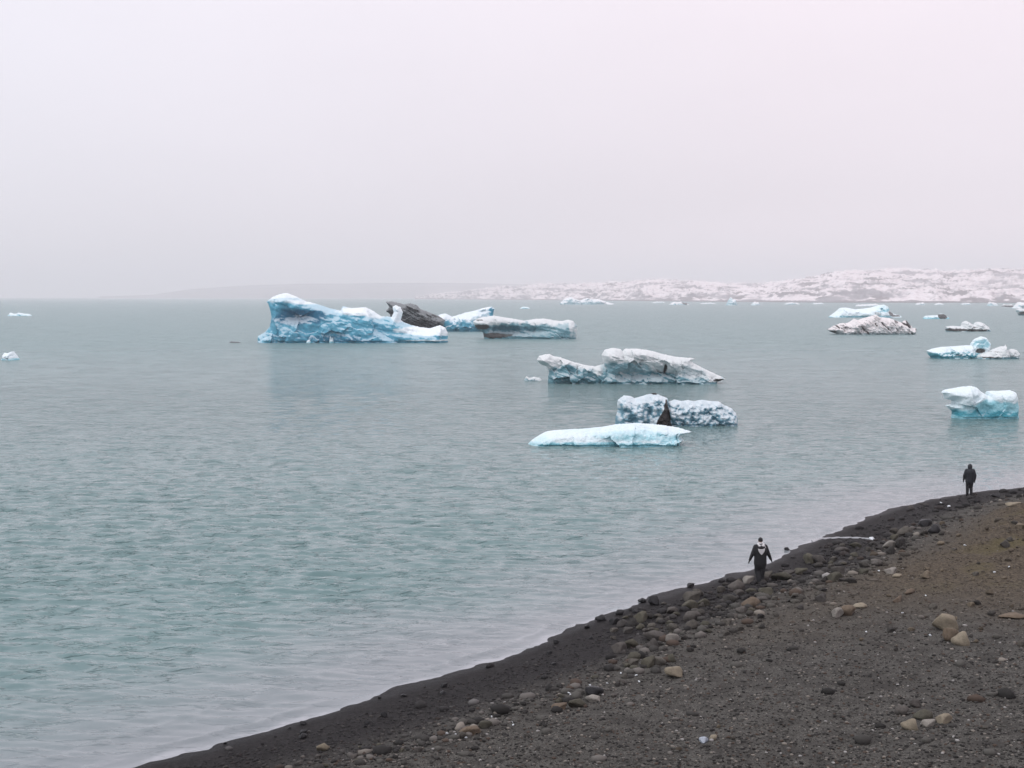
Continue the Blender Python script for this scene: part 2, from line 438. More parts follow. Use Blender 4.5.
def berg(name, label, base, sheets, mat, cat="iceberg", group=None, step=0.8, seed=1, paints=(), crust=1.0,
         facets=14, rough=1.0, lump=0, sharp=38, cx=None, hz=None, off=0.0, strata=None):
    """sheets: list of dict(pts, dy, T, k, dents)"""
    allx = [p[0] for s in sheets for p in s["pts"]]
    cx = cx or (min(allx) + max(allx)) / 2
    wx, wy, tt = on_water(cx, base); s = tt / F
    VV, FF, MB, MD = [], [], [], []; o = 0; front = 0
    for i, sh in enumerate(sheets):
        pts = sh["pts"]; H = base - min(p[1] for p in pts)
        T = sh.get("T", H * 0.8); k = sh.get("k", 0.4)
        v, f, mk, fr = inflate(pts, sh.get("base", base), sh.get("step", step), seed * 10 + i, T, k, sh.get("facets", facets), rough,
                               sh.get("lump", lump), sh.get("dents", ()), list(paints) + list(sh.get("paints", ())), strata)
        v[:, 1] += sh.get("dy", 0); front = max(front, fr - sh.get("dy", 0))
        v[:, 2] = np.where(v[:, 2] > sh.get("base", base), base + (v[:, 2] - sh.get("base", base)), v[:, 2])
        VV.append(v); FF.append(f + o); MB.append(mk["blue"]); MD.append(mk["dirt"]); o += len(v)
    v = np.concatenate(VV); f = np.concatenate(FF)
    Xw = (v[:, 0] - cx) * s; Yw = v[:, 1] * s; Zw = (base - v[:, 2]) * s
    me = mesh_np(name, np.stack([Xw, Yw, Zw], 1), f)
    me.set_sharp_from_angle(angle=rad(sharp))
    attr(me, "blue", np.concatenate(MB)); attr(me, "dirt", np.concatenate(MD)); attr(me, "crust", np.full(len(v), crust))
    kk = 1 + (front + off) * s * 0.85 / wy          # set back by its own depth: keep size and bearing
    ob = add(name, me, mat, loc=(wx * kk, wy * kk, 0)); ob.scale = (kk, kk, kk)
    return prop(ob, label, cat, group)

# --- the big blue berg and its neighbours
berg("iceberg", "largest iceberg, bright blue, tall blunt left end and a white hook near its right", 343, [
    dict(pts=[(258, 341), (258, 337), (265, 333), (270.5, 327), (272, 318), (270, 308), (267.5, 302.5), (273, 298), (280, 295.2), (287, 294), (296, 297), (306, 302), (318, 305), (330, 309),
              (341, 311.5), (343, 307), (352, 309), (366, 308), (374, 312), (381, 317), (392, 317.5), (394, 313), (392.5, 308), (396, 306), (401, 308), (403, 313),
              (401, 321), (405, 323.5), (412, 326), (420, 328), (430, 329), (440, 326), (445.5, 328.5), (448, 334), (448, 341)],
         T=14, k=0.5, dents=[(299, 316, 22, 7, -9), (282, 300, 10, 5, 3), (345, 318, 14, 4, -4), (415, 333, 22, 4, -5)]),
    dict(pts=[(318, 342), (319, 325), (325, 318.5), (331, 317), (342, 318), (354, 320), (367, 325), (380, 331), (393, 336), (403, 341)], T=11, k=0.7, dy=-8),
    dict(pts=[(259, 342), (266, 336), (275, 330), (287, 326.5), (300, 329), (314, 331), (326, 336), (336, 341)], T=8, k=0.9, dy=-7),
], M_blue, seed=1, facets=9, rough=0.85, crust=0.55, strata=(-14, 7, 0.14, 0.0), paints=[
    ("blue", 300, 322, 62, 24, 0.75), ("blue", 355, 331, 64, 15, 0.72), ("blue", 302, 318, 24, 8, 1.15), ("blue", 350, 339, 70, 3.5, 0.95), ("blue", 285, 296.5, 16, 3.5, 0.1), ("blue", 285, 300.5, 20, 2, 0.4),
    ("blue", 310, 303, 22, 2.5, 0.2), ("blue", 360, 312, 24, 4, 0.12), ("blue", 398, 314, 6, 9, 0.08), ("blue", 425, 331, 26, 4, 0.12), ("blue", 400, 338, 50, 3, 0.75), ("blue", 290, 340, 30, 2.5, 0.8)])
berg("iceberg", "charcoal ash covered iceberg rising behind the white hook of the largest blue iceberg", 332, [
    dict(pts=[(388, 331), (390.5, 315), (386, 311.5), (389.5, 307.5), (386, 302.2), (392, 301.8), (398, 303), (404, 304.8), (411, 303.6), (417.5, 306), (420, 309),
              (430, 313), (438, 316), (445, 320.5), (444, 325), (438, 331)], T=11, k=0.5)],
    M_ash, seed=2, facets=20, rough=0.9, crust=0.9, strata=(-28, 4.5, 0.55, 0.9), paints=[("blue", 410, 318, 40, 22, 0.6), ("dirt", 425, 324, 22, 6, 0.6)], sharp=25)
berg("iceberg", "pale blue iceberg with a peak, between the charcoal iceberg and the grey topped one", 331.5, [
    dict(pts=[(438, 331), (438, 315.5), (441, 314.5), (446, 314), (452, 317), (459, 315), (465, 313), (473, 311.5), (481, 309), (491.5, 306.8), (494.5, 309), (493, 315), (496, 331)],
         T=10, k=0.5)],
    M_blue, seed=3, facets=16, crust=1.0, paints=[("blue", 462, 327, 40, 7, 0.62), ("blue", 470, 314, 40, 5, 0.32), ("blue", 492, 311, 2.5, 6, 0.8)])
berg("iceberg", "long low iceberg with greyish white top and teal sides, right of the pale blue one", 339, [
    dict(pts=[(484, 338), (483, 333), (477, 329), (474, 325.5), (473, 322), (479, 318.5), (485, 317.2), (494.7, 316), (505.6, 318), (515, 319.3), (524, 321), (533.7, 319.6), (543, 318.8),
              (555.6, 321), (562, 321.6), (568, 320), (573, 321.6), (576.8, 326), (577, 331), (576, 338)], T=12, k=0.35, dents=[(505, 330, 22, 5, -9), (538, 331, 9, 4, -5), (560, 331, 10, 6, 3)])],
    M_grey, seed=4, facets=7, rough=0.5, crust=0.4, strata=(-12, 7, 0.2, 0.0), paints=[("blue", 520, 333, 56, 10, 0.7), ("blue", 507, 331, 24, 6, 1.0), ("blue", 562, 330, 14, 8, 0.6), ("blue", 571, 327, 3, 6, 0.2),
                                      ("dirt", 482, 327, 9, 3, 0.8), ("dirt", 480, 320.5, 5, 1.3, 0.6), ("dirt", 494, 335.5, 18, 3, 0.8)])  # last ellipse darkens the underside at lower left
# --- middle ones
berg("iceberg", "long two humped iceberg of grey white slabs with an overhanging knob at its left", 384, [
    dict(pts=[(548, 383), (549, 372), (546.5, 367.5), (540, 365), (536.8, 361.5), (539, 357), (545, 355.4), (549.5, 355), (554, 357.4), (561, 358.5), (573, 363), (585, 366), (595, 367.4),
              (604, 365), (612, 366), (620, 383)], T=12, k=0.1, dents=[(565, 372, 12, 5, -4), (592, 372, 4, 8, -3)], dy=4),
    dict(pts=[(598, 383), (606, 369), (602.5, 361), (601.5, 355.5), (604.5, 350.5), (613, 348.6), (620.5, 350.2), (622.5, 352), (625, 349.6), (637, 349.6), (649, 351.2), (663, 355), (675, 357.6),
              (695, 359.4), (690, 362), (697, 366), (709, 372), (723, 378.3), (725, 380), (717, 383)], T=15, k=0.12,
         dents=[(623, 357, 2, 9, -4), (640, 363, 4, 7, -5), (664, 368, 2.5, 7, -6), (640, 375, 40, 5, -10), (688, 366, 4, 8, -3)]),
], M_grey, seed=5, facets=26, rough=0.9, crust=0.55, strata=(-22, 7, 0.22, 0.0), paints=[
    ("blue", 570, 377, 30, 11, 0.72), ("blue", 640, 381, 70, 9, 0.8), ("blue", 625, 368, 28, 6, 0.5), ("blue", 640, 355, 50, 6, 0.12), ("blue", 670, 363, 22, 7, 0.15), ("blue", 544, 360, 8, 5, 0.1),
    ("blue", 690, 372, 18, 7, 0.3), ("dirt", 577, 372, 1.5, 8, 0.5), ("dirt", 640, 363, 3, 5, 0.42), ("dirt", 664, 369, 2, 5, 0.8), ("dirt", 716, 380.5, 7, 1.5, 0.8)])
berg("iceberg", "knobbly iceberg of crushed blue and white lumps with a black wedge in its front", 426, [
    dict(pts=[(615, 424), (615.5, 418), (618, 411), (617, 406), (617.6, 401.5), (623.4, 397), (630, 397.5), (634.4, 399.6), (642.5, 397.5), (648, 395.6), (655.6, 395.2), (663, 398),
              (667.4, 399.8), (668.5, 405), (672, 425)], T=15, k=0.3, lump=85, dents=[(661, 414, 8, 14, 5)]),
    dict(pts=[(655, 425), (664, 410), (668, 403.5), (674.7, 401.2), (682, 402.8), (688, 401.6), (693.7, 402.8), (702.5, 401.4), (711, 403), (718.6, 403), (724.5, 407), (732, 410), (736, 415),
              (738, 421), (737.6, 424)], T=14, k=0.4, lump=110, dy=2),
], M_rubble, seed=6, facets=0, rough=1.2, crust=1.0, paints=[("blue", 676, 413, 70, 20, 0.5), ("blue", 655, 408, 8, 10, 0.35), ("blue", 645, 421, 26, 5, 0.6), ("blue", 700, 417, 30, 9, 0.72),
                                                  ("wedge", 663, 402, 8.5, 24, 1.5)], sharp=30)
berg("ice_floe", "long smooth white ice floe lying in front of the knobbly iceberg with the black wedge", 446.5, [
    dict(pts=[(528, 446), (532, 442), (538, 438), (545.7, 433.8), (555, 432.4), (566, 431.6), (583.8, 430.8), (601.5, 429), (616.8, 426.3), (637, 425.2), (657.5, 426.7), (677.8, 429.6),
              (691.7, 434), (686.6, 436), (679, 438.5), (684, 442), (680, 445.5)], T=12, k=1.0, dents=[(586, 437, 3, 5, -3), (657, 436, 3, 3, -2), (625, 434, 18, 4, 2)])],
    M_snow, cat="ice floe", seed=7, facets=12, rough=0.6, crust=0.55, paints=[("blue", 610, 436, 90, 14, 0.22), ("blue", 630, 436, 40, 5, 0.45), ("blue", 540, 441, 10, 5, 0.32), ("blue", 600, 444.5, 80, 2.2, 0.85), ("blue", 668, 440, 12, 4, 0.5),
                                                          ("dirt", 586, 437, 2.5, 2.5, 0.35)])
# --- right hand side
berg("iceberg", "blocky white iceberg with a vivid turquoise foot and an overhanging left lip", 419, [
    dict(pts=[(952, 418.5), (952.5, 412.6), (949.4, 410.5), (945, 406.5), (951.5, 404.8), (952, 401.8), (944.4, 400), (943.4, 395.8), (940.8, 393.3), (944.4, 390.7), (953.5, 389.2),
              (962.6, 387.7), (969.7, 387), (975.8, 388.7), (980, 392.8), (985.5, 396), (986, 392.3), (996, 392), (1009.3, 391.4), (1014.4, 393.3), (1016.4, 399.4), (1017.5, 407.5), (1017, 415.6),
              (1018, 418.5)], T=13, k=0.25, dents=[(980, 410, 8, 6, -5), (1003, 412, 5, 3, -2), (965, 398, 12, 7, 2), (984, 397, 4, 5, -3)])],
    M_snow, seed=8, facets=9, rough=0.45, crust=0.6, paints=[("blue", 980, 400, 50, 20, 0.16), ("blue", 984, 413, 40, 6.5, 0.95), ("blue", 984, 406, 14, 6, 0.7), ("blue", 1003, 407, 15, 5, 0.55), ("blue", 1000, 398, 12, 4, 0.15), ("blue", 962, 398, 14, 7, 0.12),
                                                  ("blue", 962, 408, 9, 3, 0.3)])
berg("iceberg", "white iceberg with turquoise waterline and a round dome at its right end", 358.5, [
    dict(pts=[(931, 358), (928.8, 356), (926.2, 351.5), (932, 349.3), (940.6, 347.5), (952.3, 346.9), (964, 346), (970.4, 345.8), (974, 350), (980, 358)], T=9, k=0.7),
    dict(pts=[(966, 358), (969, 350), (971.4, 343.5), (974.6, 339.6), (981, 337), (986.4, 338.3), (991, 344.7), (990.6, 348.5), (988, 358)], T=5.5, k=0.2, dy=2, facets=14)],
    M_snow, seed=9, facets=10, rough=1.0, paints=[("blue", 950, 356, 36, 4, 0.95), ("blue", 981, 344, 9, 5, 0.5), ("dirt", 978, 351.5, 5.5, 2.4, 1.0)])
berg("iceberg", "small peaked grey white iceberg in front of the domed one, round lump beside it", 359, [
    dict(pts=[(974.6, 358.4), (977.8, 355), (985.3, 352.7), (991.7, 349.5), (999, 346.9), (1002.6, 347), (1004.6, 344.6), (1004.4, 349), (1006.6, 353), (1009, 358.4)], T=7, k=0.8, dy=-3, facets=12),
    dict(pts=[(1005, 358.4), (1007, 351), (1010.8, 349.2), (1016, 350.6), (1019, 354.3), (1018.3, 358)], T=6, k=0.3, dy=-1)],
    M_grey, seed=10, rough=1.0, paints=[("blue", 1000, 353, 30, 7, 0.15), ("dirt", 984, 357.6, 8, 1, 0.7), ("dirt", 991, 352, 6, 0.8, 0.5), ("dirt", 1004.5, 346.4, 1, 1.5, 0.9)])
berg("iceberg", "dusty pinkish white iceberg streaked with black ash, low at left and jagged at right", 334.5, [
    dict(pts=[(836, 334), (830, 332), (826.8, 329.7), (829.8, 328.4), (832.7, 326.3), (839.5, 323.8), (847.3, 323), (851.3, 321), (853.2, 319), (858, 320.4), (863, 318.4), (868.8, 317),
              (874.7, 315), (880.5, 317.6), (888.4, 318.4), (895, 320.6), (901, 323), (903, 321.4), (906, 320.6), (908.9, 324.3), (911.8, 327.7), (914, 328.4), (915.7, 328.7), (915, 333.6)],
         T=10, k=0.3)],
    M_dusty, seed=11, facets=30, rough=1.0, strata=(-48, 3.4, 0.4, 0.95), sharp=25, crust=0.4, paints=[("blue", 890, 330, 26, 4, 0.3), 
                                  ("dirt", 894, 322, 2.5, 2, 0.7), ("dirt", 906.5, 324, 3, 4, 0.9), ("dirt", 914.5, 331, 1.5, 3, 0.9), ("dirt", 832, 332, 4, 1.2, 0.9), ("dirt", 875, 319, 5, 2, 0.5)])
berg("iceberg", "low white iceberg with a bright blue crest behind the ash streaked one", 317.5, [
    dict(pts=[(828.8, 316.5), (834.6, 312.5), (839.5, 308.2), (846.4, 307.7), (855, 309.6), (864, 308.7), (870.8, 307.7), (878.6, 305.3), (883.5, 304.8), (887.4, 306.7), (889.4, 311.6), (894, 314.3),
              (901, 316)], T=8, k=0.8)],
    M_snow, seed=12, facets=16, rough=0.9, paints=[("blue", 881, 308.5, 8, 4, 0.75), ("dirt", 889, 314, 4, 3, 0.8), ("dirt", 894, 316, 5, 1.2, 0.8), ("dirt", 874, 314, 4, 2, 0.5)])
berg("iceberg", "small iceberg with a dark rounded hump on a white shelf", 319, [
    dict(pts=[(923, 318.4), (924.6, 316), (930, 315.6), (936.3, 315.4), (939.5, 313.8), (943.2, 313.8), (946.4, 316), (949, 317.6), (949.6, 318.4)], T=4, k=0.6, step=0.5)],
    M_snow, seed=13, facets=6, crust=0.3, paints=[("dirt", 941.5, 316.5, 5, 3, 1.0)])
berg("iceberg", "small iceberg of tilted white slabs with a dark underside, above the domed white one", 331.5, [
    dict(pts=[(946, 331), (944.8, 327), (952.3, 326), (961, 326.6), (962, 323), (963, 321.8), (966, 321), (970.4, 323.8), (973.6, 325), (975.2, 322.4), (978.9, 321.9), (984.2, 324), (988.5, 327.7),
              (990.6, 330.9)], T=7, k=0.6, step=0.6)],
    M_grey, seed=14, facets=16, rough=1.3, crust=1.0, paints=[("blue", 968, 326, 22, 4, 0.1), ("dirt", 955, 330, 12, 1.5, 0.9), ("dirt", 975, 330.4, 12, 1.4, 0.7), ("dirt", 972, 327.4, 4, 0.9, 0.6)])
berg("iceberg", "dark iceberg cut by the right edge of the photo, just below the glacier", 315.5, [
    dict(pts=[(1019, 315), (1017, 313), (1015.5, 310), (1019, 308.6), (1026, 309), (1033, 309.5), (1038, 315)], T=5, k=0.5, step=0.6)],
    M_grey, seed=15, facets=10, paints=[("dirt", 1024, 313, 8, 2, 0.8), ("blue", 1022, 310, 8, 3, 0.4)])
berg("iceberg", "low blue and white iceberg far off under the middle of the glacier", 304.5, [
    dict(pts=[(560, 303), (565, 298.5), (571, 296.9), (575, 299), (580, 300.5), (587, 298), (592, 299.4), (598.5, 299), (605, 301.6), (613.6, 303.8)], T=4, k=0.8, step=0.5)],
    M_far, seed=16, facets=14, paints=[("blue", 580, 301.5, 22, 3, 0.6), ("blue", 570, 299, 3, 2, 0.6), ("blue", 590, 300, 6, 1.4, 0.9)])
GF = "small floes along the foot of the glacier"
def floe(x0, x1, top, base, mat, label, group=None, seed=0, paints=(), T=None, name="ice_floe", cat="ice floe", step=None):
    r = np.random.default_rng(500 + seed); n = max(5, int((x1 - x0) / 2.5))
    pts = []
    for i in range(n + 1):
        u = i / n; e = min(1, 4.5 * min(u, 1 - u)) ** 0.6
        pts.append((x0 + (x1 - x0) * u, base - 0.25 - (base - top - 0.25) * e * r.uniform(0.55, 1.0)))
    k = int(r.integers(1, n)); pts[k] = (pts[k][0], top)
    return berg(name, label, base, [dict(pts=pts, T=T or max(1.0, (base - top) * 0.9), k=0.8)], mat, cat=cat, group=group, seed=20 + seed, facets=6,
                step=step or max(0.25, (x1 - x0) / 40), paints=paints)
floe(669, 689, 301.8, 305, M_far, "small dark tipped floe near the glacier, left of the tiny blue peaked berg", seed=1, paints=[("dirt", 685, 303, 4, 2, 0.7)])
floe(726, 737.5, 297.2, 305.4, M_far, "tiny blue peaked berg at the glacier foot", seed=2, paints=[("blue", 731, 302, 6, 5, 0.7)], name="iceberg", cat="iceberg")
floe(751, 760, 301.6, 305.4, M_far, "tiny pale pointed floe just right of the tiny blue peaked berg", seed=3, paints=[("blue", 755, 304, 5, 1.5, 0.5)])
for i, (a, b, c, d) in enumerate([(652, 665, 301.4, 303), (784, 800, 302.4, 304.4), (812, 824, 302.6, 304.2), (915, 925, 302.2, 304.8), (934, 944, 302.8, 304.9), (961, 971, 302.8, 304.8), (700, 716, 302.6, 304)]):
    floe(a, b, c, d, M_far, "thin white sliver of floe afloat along the foot of the glacier", GF, seed=4 + i)
floe(855, 881, 303.6, 306.2, M_far, "flat white floe behind the low iceberg with the blue crest", seed=12)
floe(987, 998, 301.5, 305.8, M_far, "white bumpy floe right of the slivers, under the right end of the glacier", seed=13, paints=[("blue", 992, 304.5, 5, 1.3, 0.5)])
floe(1001, 1014, 304, 307, M_far, "dark bottomed floe near the right edge of the photo", seed=14, paints=[("dirt", 1007, 306.2, 8, 1, 0.8)])
floe(1012, 1034, 302, 308.4, M_far, "white hummocky floe running off the right edge above the dark iceberg", seed=15, paints=[("blue", 1022, 306.5, 12, 1.4, 0.5)])
floe(520, 530, 306.6, 308.7, M_snow, "lone tiny white floe above the long grey topped iceberg", seed=16)
floe(8, 32, 312.6, 316, M_snow, "flat white floe far off at the left edge", seed=17)
floe(2, 19, 351.6, 360.2, M_snow, "small rounded white growler near the left edge, nearer than the flat floe", seed=18, T=7, name="growler", cat="growler")
floe(229, 241, 341.2, 343, M_ash, "small dark scrap of ice in the water just left of the largest blue iceberg", seed=19, paints=[("blue", 235, 342, 9, 4, 0.8)])
floe(524, 542, 376.6, 380.8, M_grey, "low grey slab of ice off the overhanging knob of the two humped iceberg", seed=20, paints=[("blue", 533, 380, 12, 2, 0.8)])
floe(306, 311, 339.6, 343.4, M_snow, "white lump of ice against the left foot of the largest blue iceberg", seed=21, T=2.5, name="ice_chunk", cat="ice chunk")
floe(329, 334, 336.6, 343.2, M_snow, "white lump of ice against the middle of the largest blue iceberg's foot", seed=22, T=2.5, name="ice_chunk", cat="ice chunk")

# ------------------------------------------------------------------ glacier and hills
def interp(px, tab):
    a = np.array(tab, float); return np.interp(px, a[:, 0], a[:, 1])
U = np.linspace(415, 1500, 900); Vd = np.linspace(0, 1, 110) ** 1.6
base_py = [(415, 299.0), (470, 299.4), (560, 300.2), (700, 301.6), (830, 302.6), (1024, 302.9), (1500, 304)]
top_py = [(415, 297.6), (440, 294), (470, 290.5), (500, 287), (540, 284.6), (600, 283.4), (650, 280.6), (690, 281), (720, 284), (760, 284), (790, 282), (815, 277.5), (835, 273.5), (860, 272), (900, 270),
          (950, 272), (985, 270), (1024, 271), (1200, 262), (1500, 250)]
UU, VD = np.meshgrid(U, Vd)
bp = interp(UU.ravel(), base_py); tp = interp(UU.ravel(), top_py)
dirx = (UU.ravel() - 512) / F
dist0 = CAM_H * F / (bp - HORIZON) * (1 + 0.04 * fbm(np.stack([UU.ravel() * 0.035, 0 * bp, 0 * bp], 1), 3))
Lx = dist0 * dirx
yy = dist0 + VD.ravel() * 1500
xx = Lx + VD.ravel() * 1500 * dirx
P = np.stack([xx * 0.006, yy * 0.006, 0 * xx], 1)
toph = (HORIZON - tp - 3.0) * yy / F + CAM_H + 3 * perlin(P * 0.6 + 70)
v = VD.ravel()
ramp_ = sstep(-0.02, 0.10, v) * 0.30 + sstep(0.1, 0.75, v + 0.18 * perlin(P * 0.8)) * 0.70
ridge = fbm(np.stack([xx * 0.012 + yy * 0.004, yy * 0.011, 0 * xx], 1), 5, True)
Q = np.stack([xx * 0.034, yy * 0.016, 0 * xx + 8], 1)
jag = fbm(Q, 5, True); hum = fbm(Q * 0.55 + 20, 4)
sc_ = np.clip(dist0 / 3000, 0.8, 2.4)
zz = toph * ramp_ * (1 + 0.05 * ridge) + sc_ * (12.0 * (jag - 0.35) + 8.0 * hum) * sstep(0, 0.08, v) + 7.0 * ridge * sstep(0, 0.12, v) + 2.2 * fbm(P * 9, 3, True) * sstep(0, 0.05, v)
zz = np.where(v <= 0.0, -1.5, np.maximum(zz, 0.5)); zz = np.where(v > 0.97, zz * 0.9, zz)
me = mesh_np("glacier", np.stack([xx, yy, zz], 1), grid_faces(len(U), len(Vd)))
df = fbm(np.stack([xx * 0.02 + zz * 0.03, yy * 0.012, zz * 0.09 + 3], 1), 5)
dirt = sstep(0.0, 0.24, df - 0.25 * hum) * 0.75 * (1 - sstep(0.5, 0.9, v)) + (1 - sstep(0.0, 0.02, v)) * 0.9
dirt = np.maximum(dirt, (zz < 3.0 + 2.5 * hum) * 0.9)
attr(me, "dirt", dirt)
vl = fbm(np.stack([xx * 0.0065, yy * 0.009, zz * 0.045], 1), 4)
attr(me, "valley_shade", sstep(-0.02, 0.22, vl + 0.25 * (0.3 - jag)))
t = NT("glacier_ice"); pos = t.coord()
nz = t.noise(t.mapping(pos, (0.03, 0.03, 0.12)), 1.0, 6, 0.75); nf = t.noise(pos, 0.09, 5, 0.7)
c = t.mix(t.ramp(nf, 0.3, 0.7), (0.70, 0.62, 0.63), (0.88, 0.83, 0.85))
c = t.mix(t.math('MULTIPLY', t.ramp(t.math('ADD', t.attr("dirt"), t.math('SUBTRACT', nz, 0.5)), 0.2, 0.75), 0.85), c, (0.14, 0.12, 0.13))
c = t.mix(t.math('MULTIPLY', t.attr("valley_shade"), 0.9), c, (0.28, 0.265, 0.285))  # grey shading of the hollows painted into the ice colour
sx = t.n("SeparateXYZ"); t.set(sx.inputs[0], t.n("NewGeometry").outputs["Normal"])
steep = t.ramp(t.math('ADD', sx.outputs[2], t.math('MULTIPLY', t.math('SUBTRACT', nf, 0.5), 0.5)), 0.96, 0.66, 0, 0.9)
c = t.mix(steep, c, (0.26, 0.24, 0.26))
M_gl = t.p(Base_Color=c, Roughness=0.8, Normal=t.bump(nf, 0.7, 6.0))
prop(add("glacier", me, M_gl), kind="structure")

U = np.linspace(100, 620, 260); Vd = np.linspace(0, 1, 30); UU, VD = np.meshgrid(U, Vd)
y0 = 8300.0; yy = y0 + VD.ravel() * 1800; xx = (UU.ravel() - 512) / F * yy
tp = interp(UU.ravel(), [(100, 296.5), (150, 295), (190, 289), (240, 285.5), (300, 283.5), (420, 282.5), (500, 283.5), (620, 286)])
hz = ((HORIZON - tp) * 9000 / F + CAM_H) * np.sin(np.pi * np.clip(VD.ravel(), 0, 1)) ** 0.8
hz += 5 * fbm(np.stack([xx * 0.002, yy * 0.002, 0 * xx], 1), 4) * sstep(0, .3, VD.ravel()); hz[VD.ravel() <= 0] = -2
me = mesh_np("hills", np.stack([xx, yy, hz], 1), grid_faces(len(U), len(Vd)))
t = NT("hill_rock"); nz = t.noise(t.coord(), 0.01, 5, 0.6)
prop(add("hills", me, t.p(Base_Color=t.mix(nz, (0.16, 0.15, 0.16), (0.42, 0.40, 0.42)), Roughness=0.95)), kind="structure")

# ------------------------------------------------------------------ stones
def stone_mesh(seed, flat=0.62, sub=3):
    bm = bmesh.new(); bmesh.ops.create_icosphere(bm, subdivisions=sub, radius=1.0)
    r = np.random.default_rng(seed); co = np.array([v.co[:] for v in bm.verts])
    for _ in range(11):                       # worn flat faces
        n = r.normal(size=3); n /= np.linalg.norm(n); h = r.uniform(0.5, 0.85)
        q = co @ n; m = q > h; co[m] -= np.outer((q[m] - h) * 0.95, n)
    co *= (1 + 0.16 * perlin(co * 1.1 + seed * 5.1) + 0.05 * perlin(co * 3 + seed))[:, None]
    co *= np.array([1.0, r.uniform(0.62, 0.9), flat * r.uniform(0.85, 1.15)])
    co[:, 0] /= np.abs(co[:, 0]).max(); co[:, 2] /= 1
    for v, c in zip(bm.verts, co): v.co = c
    me = bpy.data.meshes.new("stone"); bm.to_mesh(me); bm.free()
    me.polygons.foreach_set("use_smooth", np.ones(len(me.polygons), bool))
    return me
def stone_mat(name, a, b, rough=0.85):
    t = NT(name); v = t.coord("Object"); oi = t.n("ObjectInfo").outputs["Random"]
    nz = t.noise(v, 2.2, 5, 0.65); nf = t.noise(v, 9, 4, 0.7)
    c = t.mix(oi, a, b); c = t.mix(t.ramp(nz, 0.3, 0.7, 0, 0.5), c, tuple(0.45 * x for x in a))
    c = t.mix(t.ramp(nf, 0.5, 0.75, 0, 0.35), c, tuple(min(1, x * 1.6) for x in b))
    return t.p(Base_Color=c, Roughness=rough, Specular_IOR_Level=0.25, Normal=t.bump(nf, 0.6, 0.06))
MS = {"tan": stone_mat("tan_stone", (0.25, 0.215, 0.16), (0.31, 0.27, 0.205)), "brown": stone_mat("brown_stone", (0.13, 0.10, 0.075), (0.18, 0.14, 0.10)),
      "pale": stone_mat("pale_stone", (0.22, 0.205, 0.185), (0.32, 0.30, 0.27)), "grey": stone_mat("grey_stone", (0.05, 0.047, 0.046), (0.12, 0.108, 0.098)),
      "dark": stone_mat("wet_dark_stone", (0.014, 0.014, 0.016), (0.03, 0.03, 0.033), 0.4), "olive": stone_mat("olive_stone", (0.070, 0.067, 0.052), (0.105, 0.098, 0.075)),
      "mixed": stone_mat("beach_stone", (0.024, 0.023, 0.023), (0.125, 0.114, 0.098)), "bank": stone_mat("bank_stone", (0.06, 0.048, 0.036), (0.20, 0.165, 0.12))}
base_m = [stone_mesh(100 + i) for i in range(9)]
zr = [(min(v.co.z for v in m.vertices), max(v.co.z for v in m.vertices)) for m in base_m]
_sm = {}
def smesh(i, mat):
    k = (i % 9, mat)
    if k not in _sm:
        m = base_m[i % 9].copy(); m.name = "stone"; m.materials.append(MS[mat]); _sm[k] = m
    return _sm[k]
def put_stone(px, py, w, h, mat, label, group=None, i=0, rz=None, name="stone", sink=0.08, tilt=0.12, lift=0.0):
    x, y, tt = on_ground(px, py + h * 0.3); s = tt / F
    a = w * s / 2; hh = h * s / 2
    o = bpy.data.objects.new(name, smesh(i, mat)); C.objects.link(o)
    rr = random.Random(i * 31 + int(px * 7 + py))
    o.rotation_euler = (rr.uniform(-tilt, tilt), rr.uniform(-tilt, tilt), rz if rz is not None else rr.uniform(-0.5, 0.5))
    zs = hh / 0.62
    if tilt: pass
    lo_, hi_ = zr[i % 9]; zs = 2 * hh * 1.12 / (hi_ - lo_)
    o.scale = (a, a, zs)
    o.location = (x, y, max(gz(x, y), -0.10) - lo_ * zs - 2 * hh * (0.16 + sink) + lift)
    return prop(o, label, "stone", group)

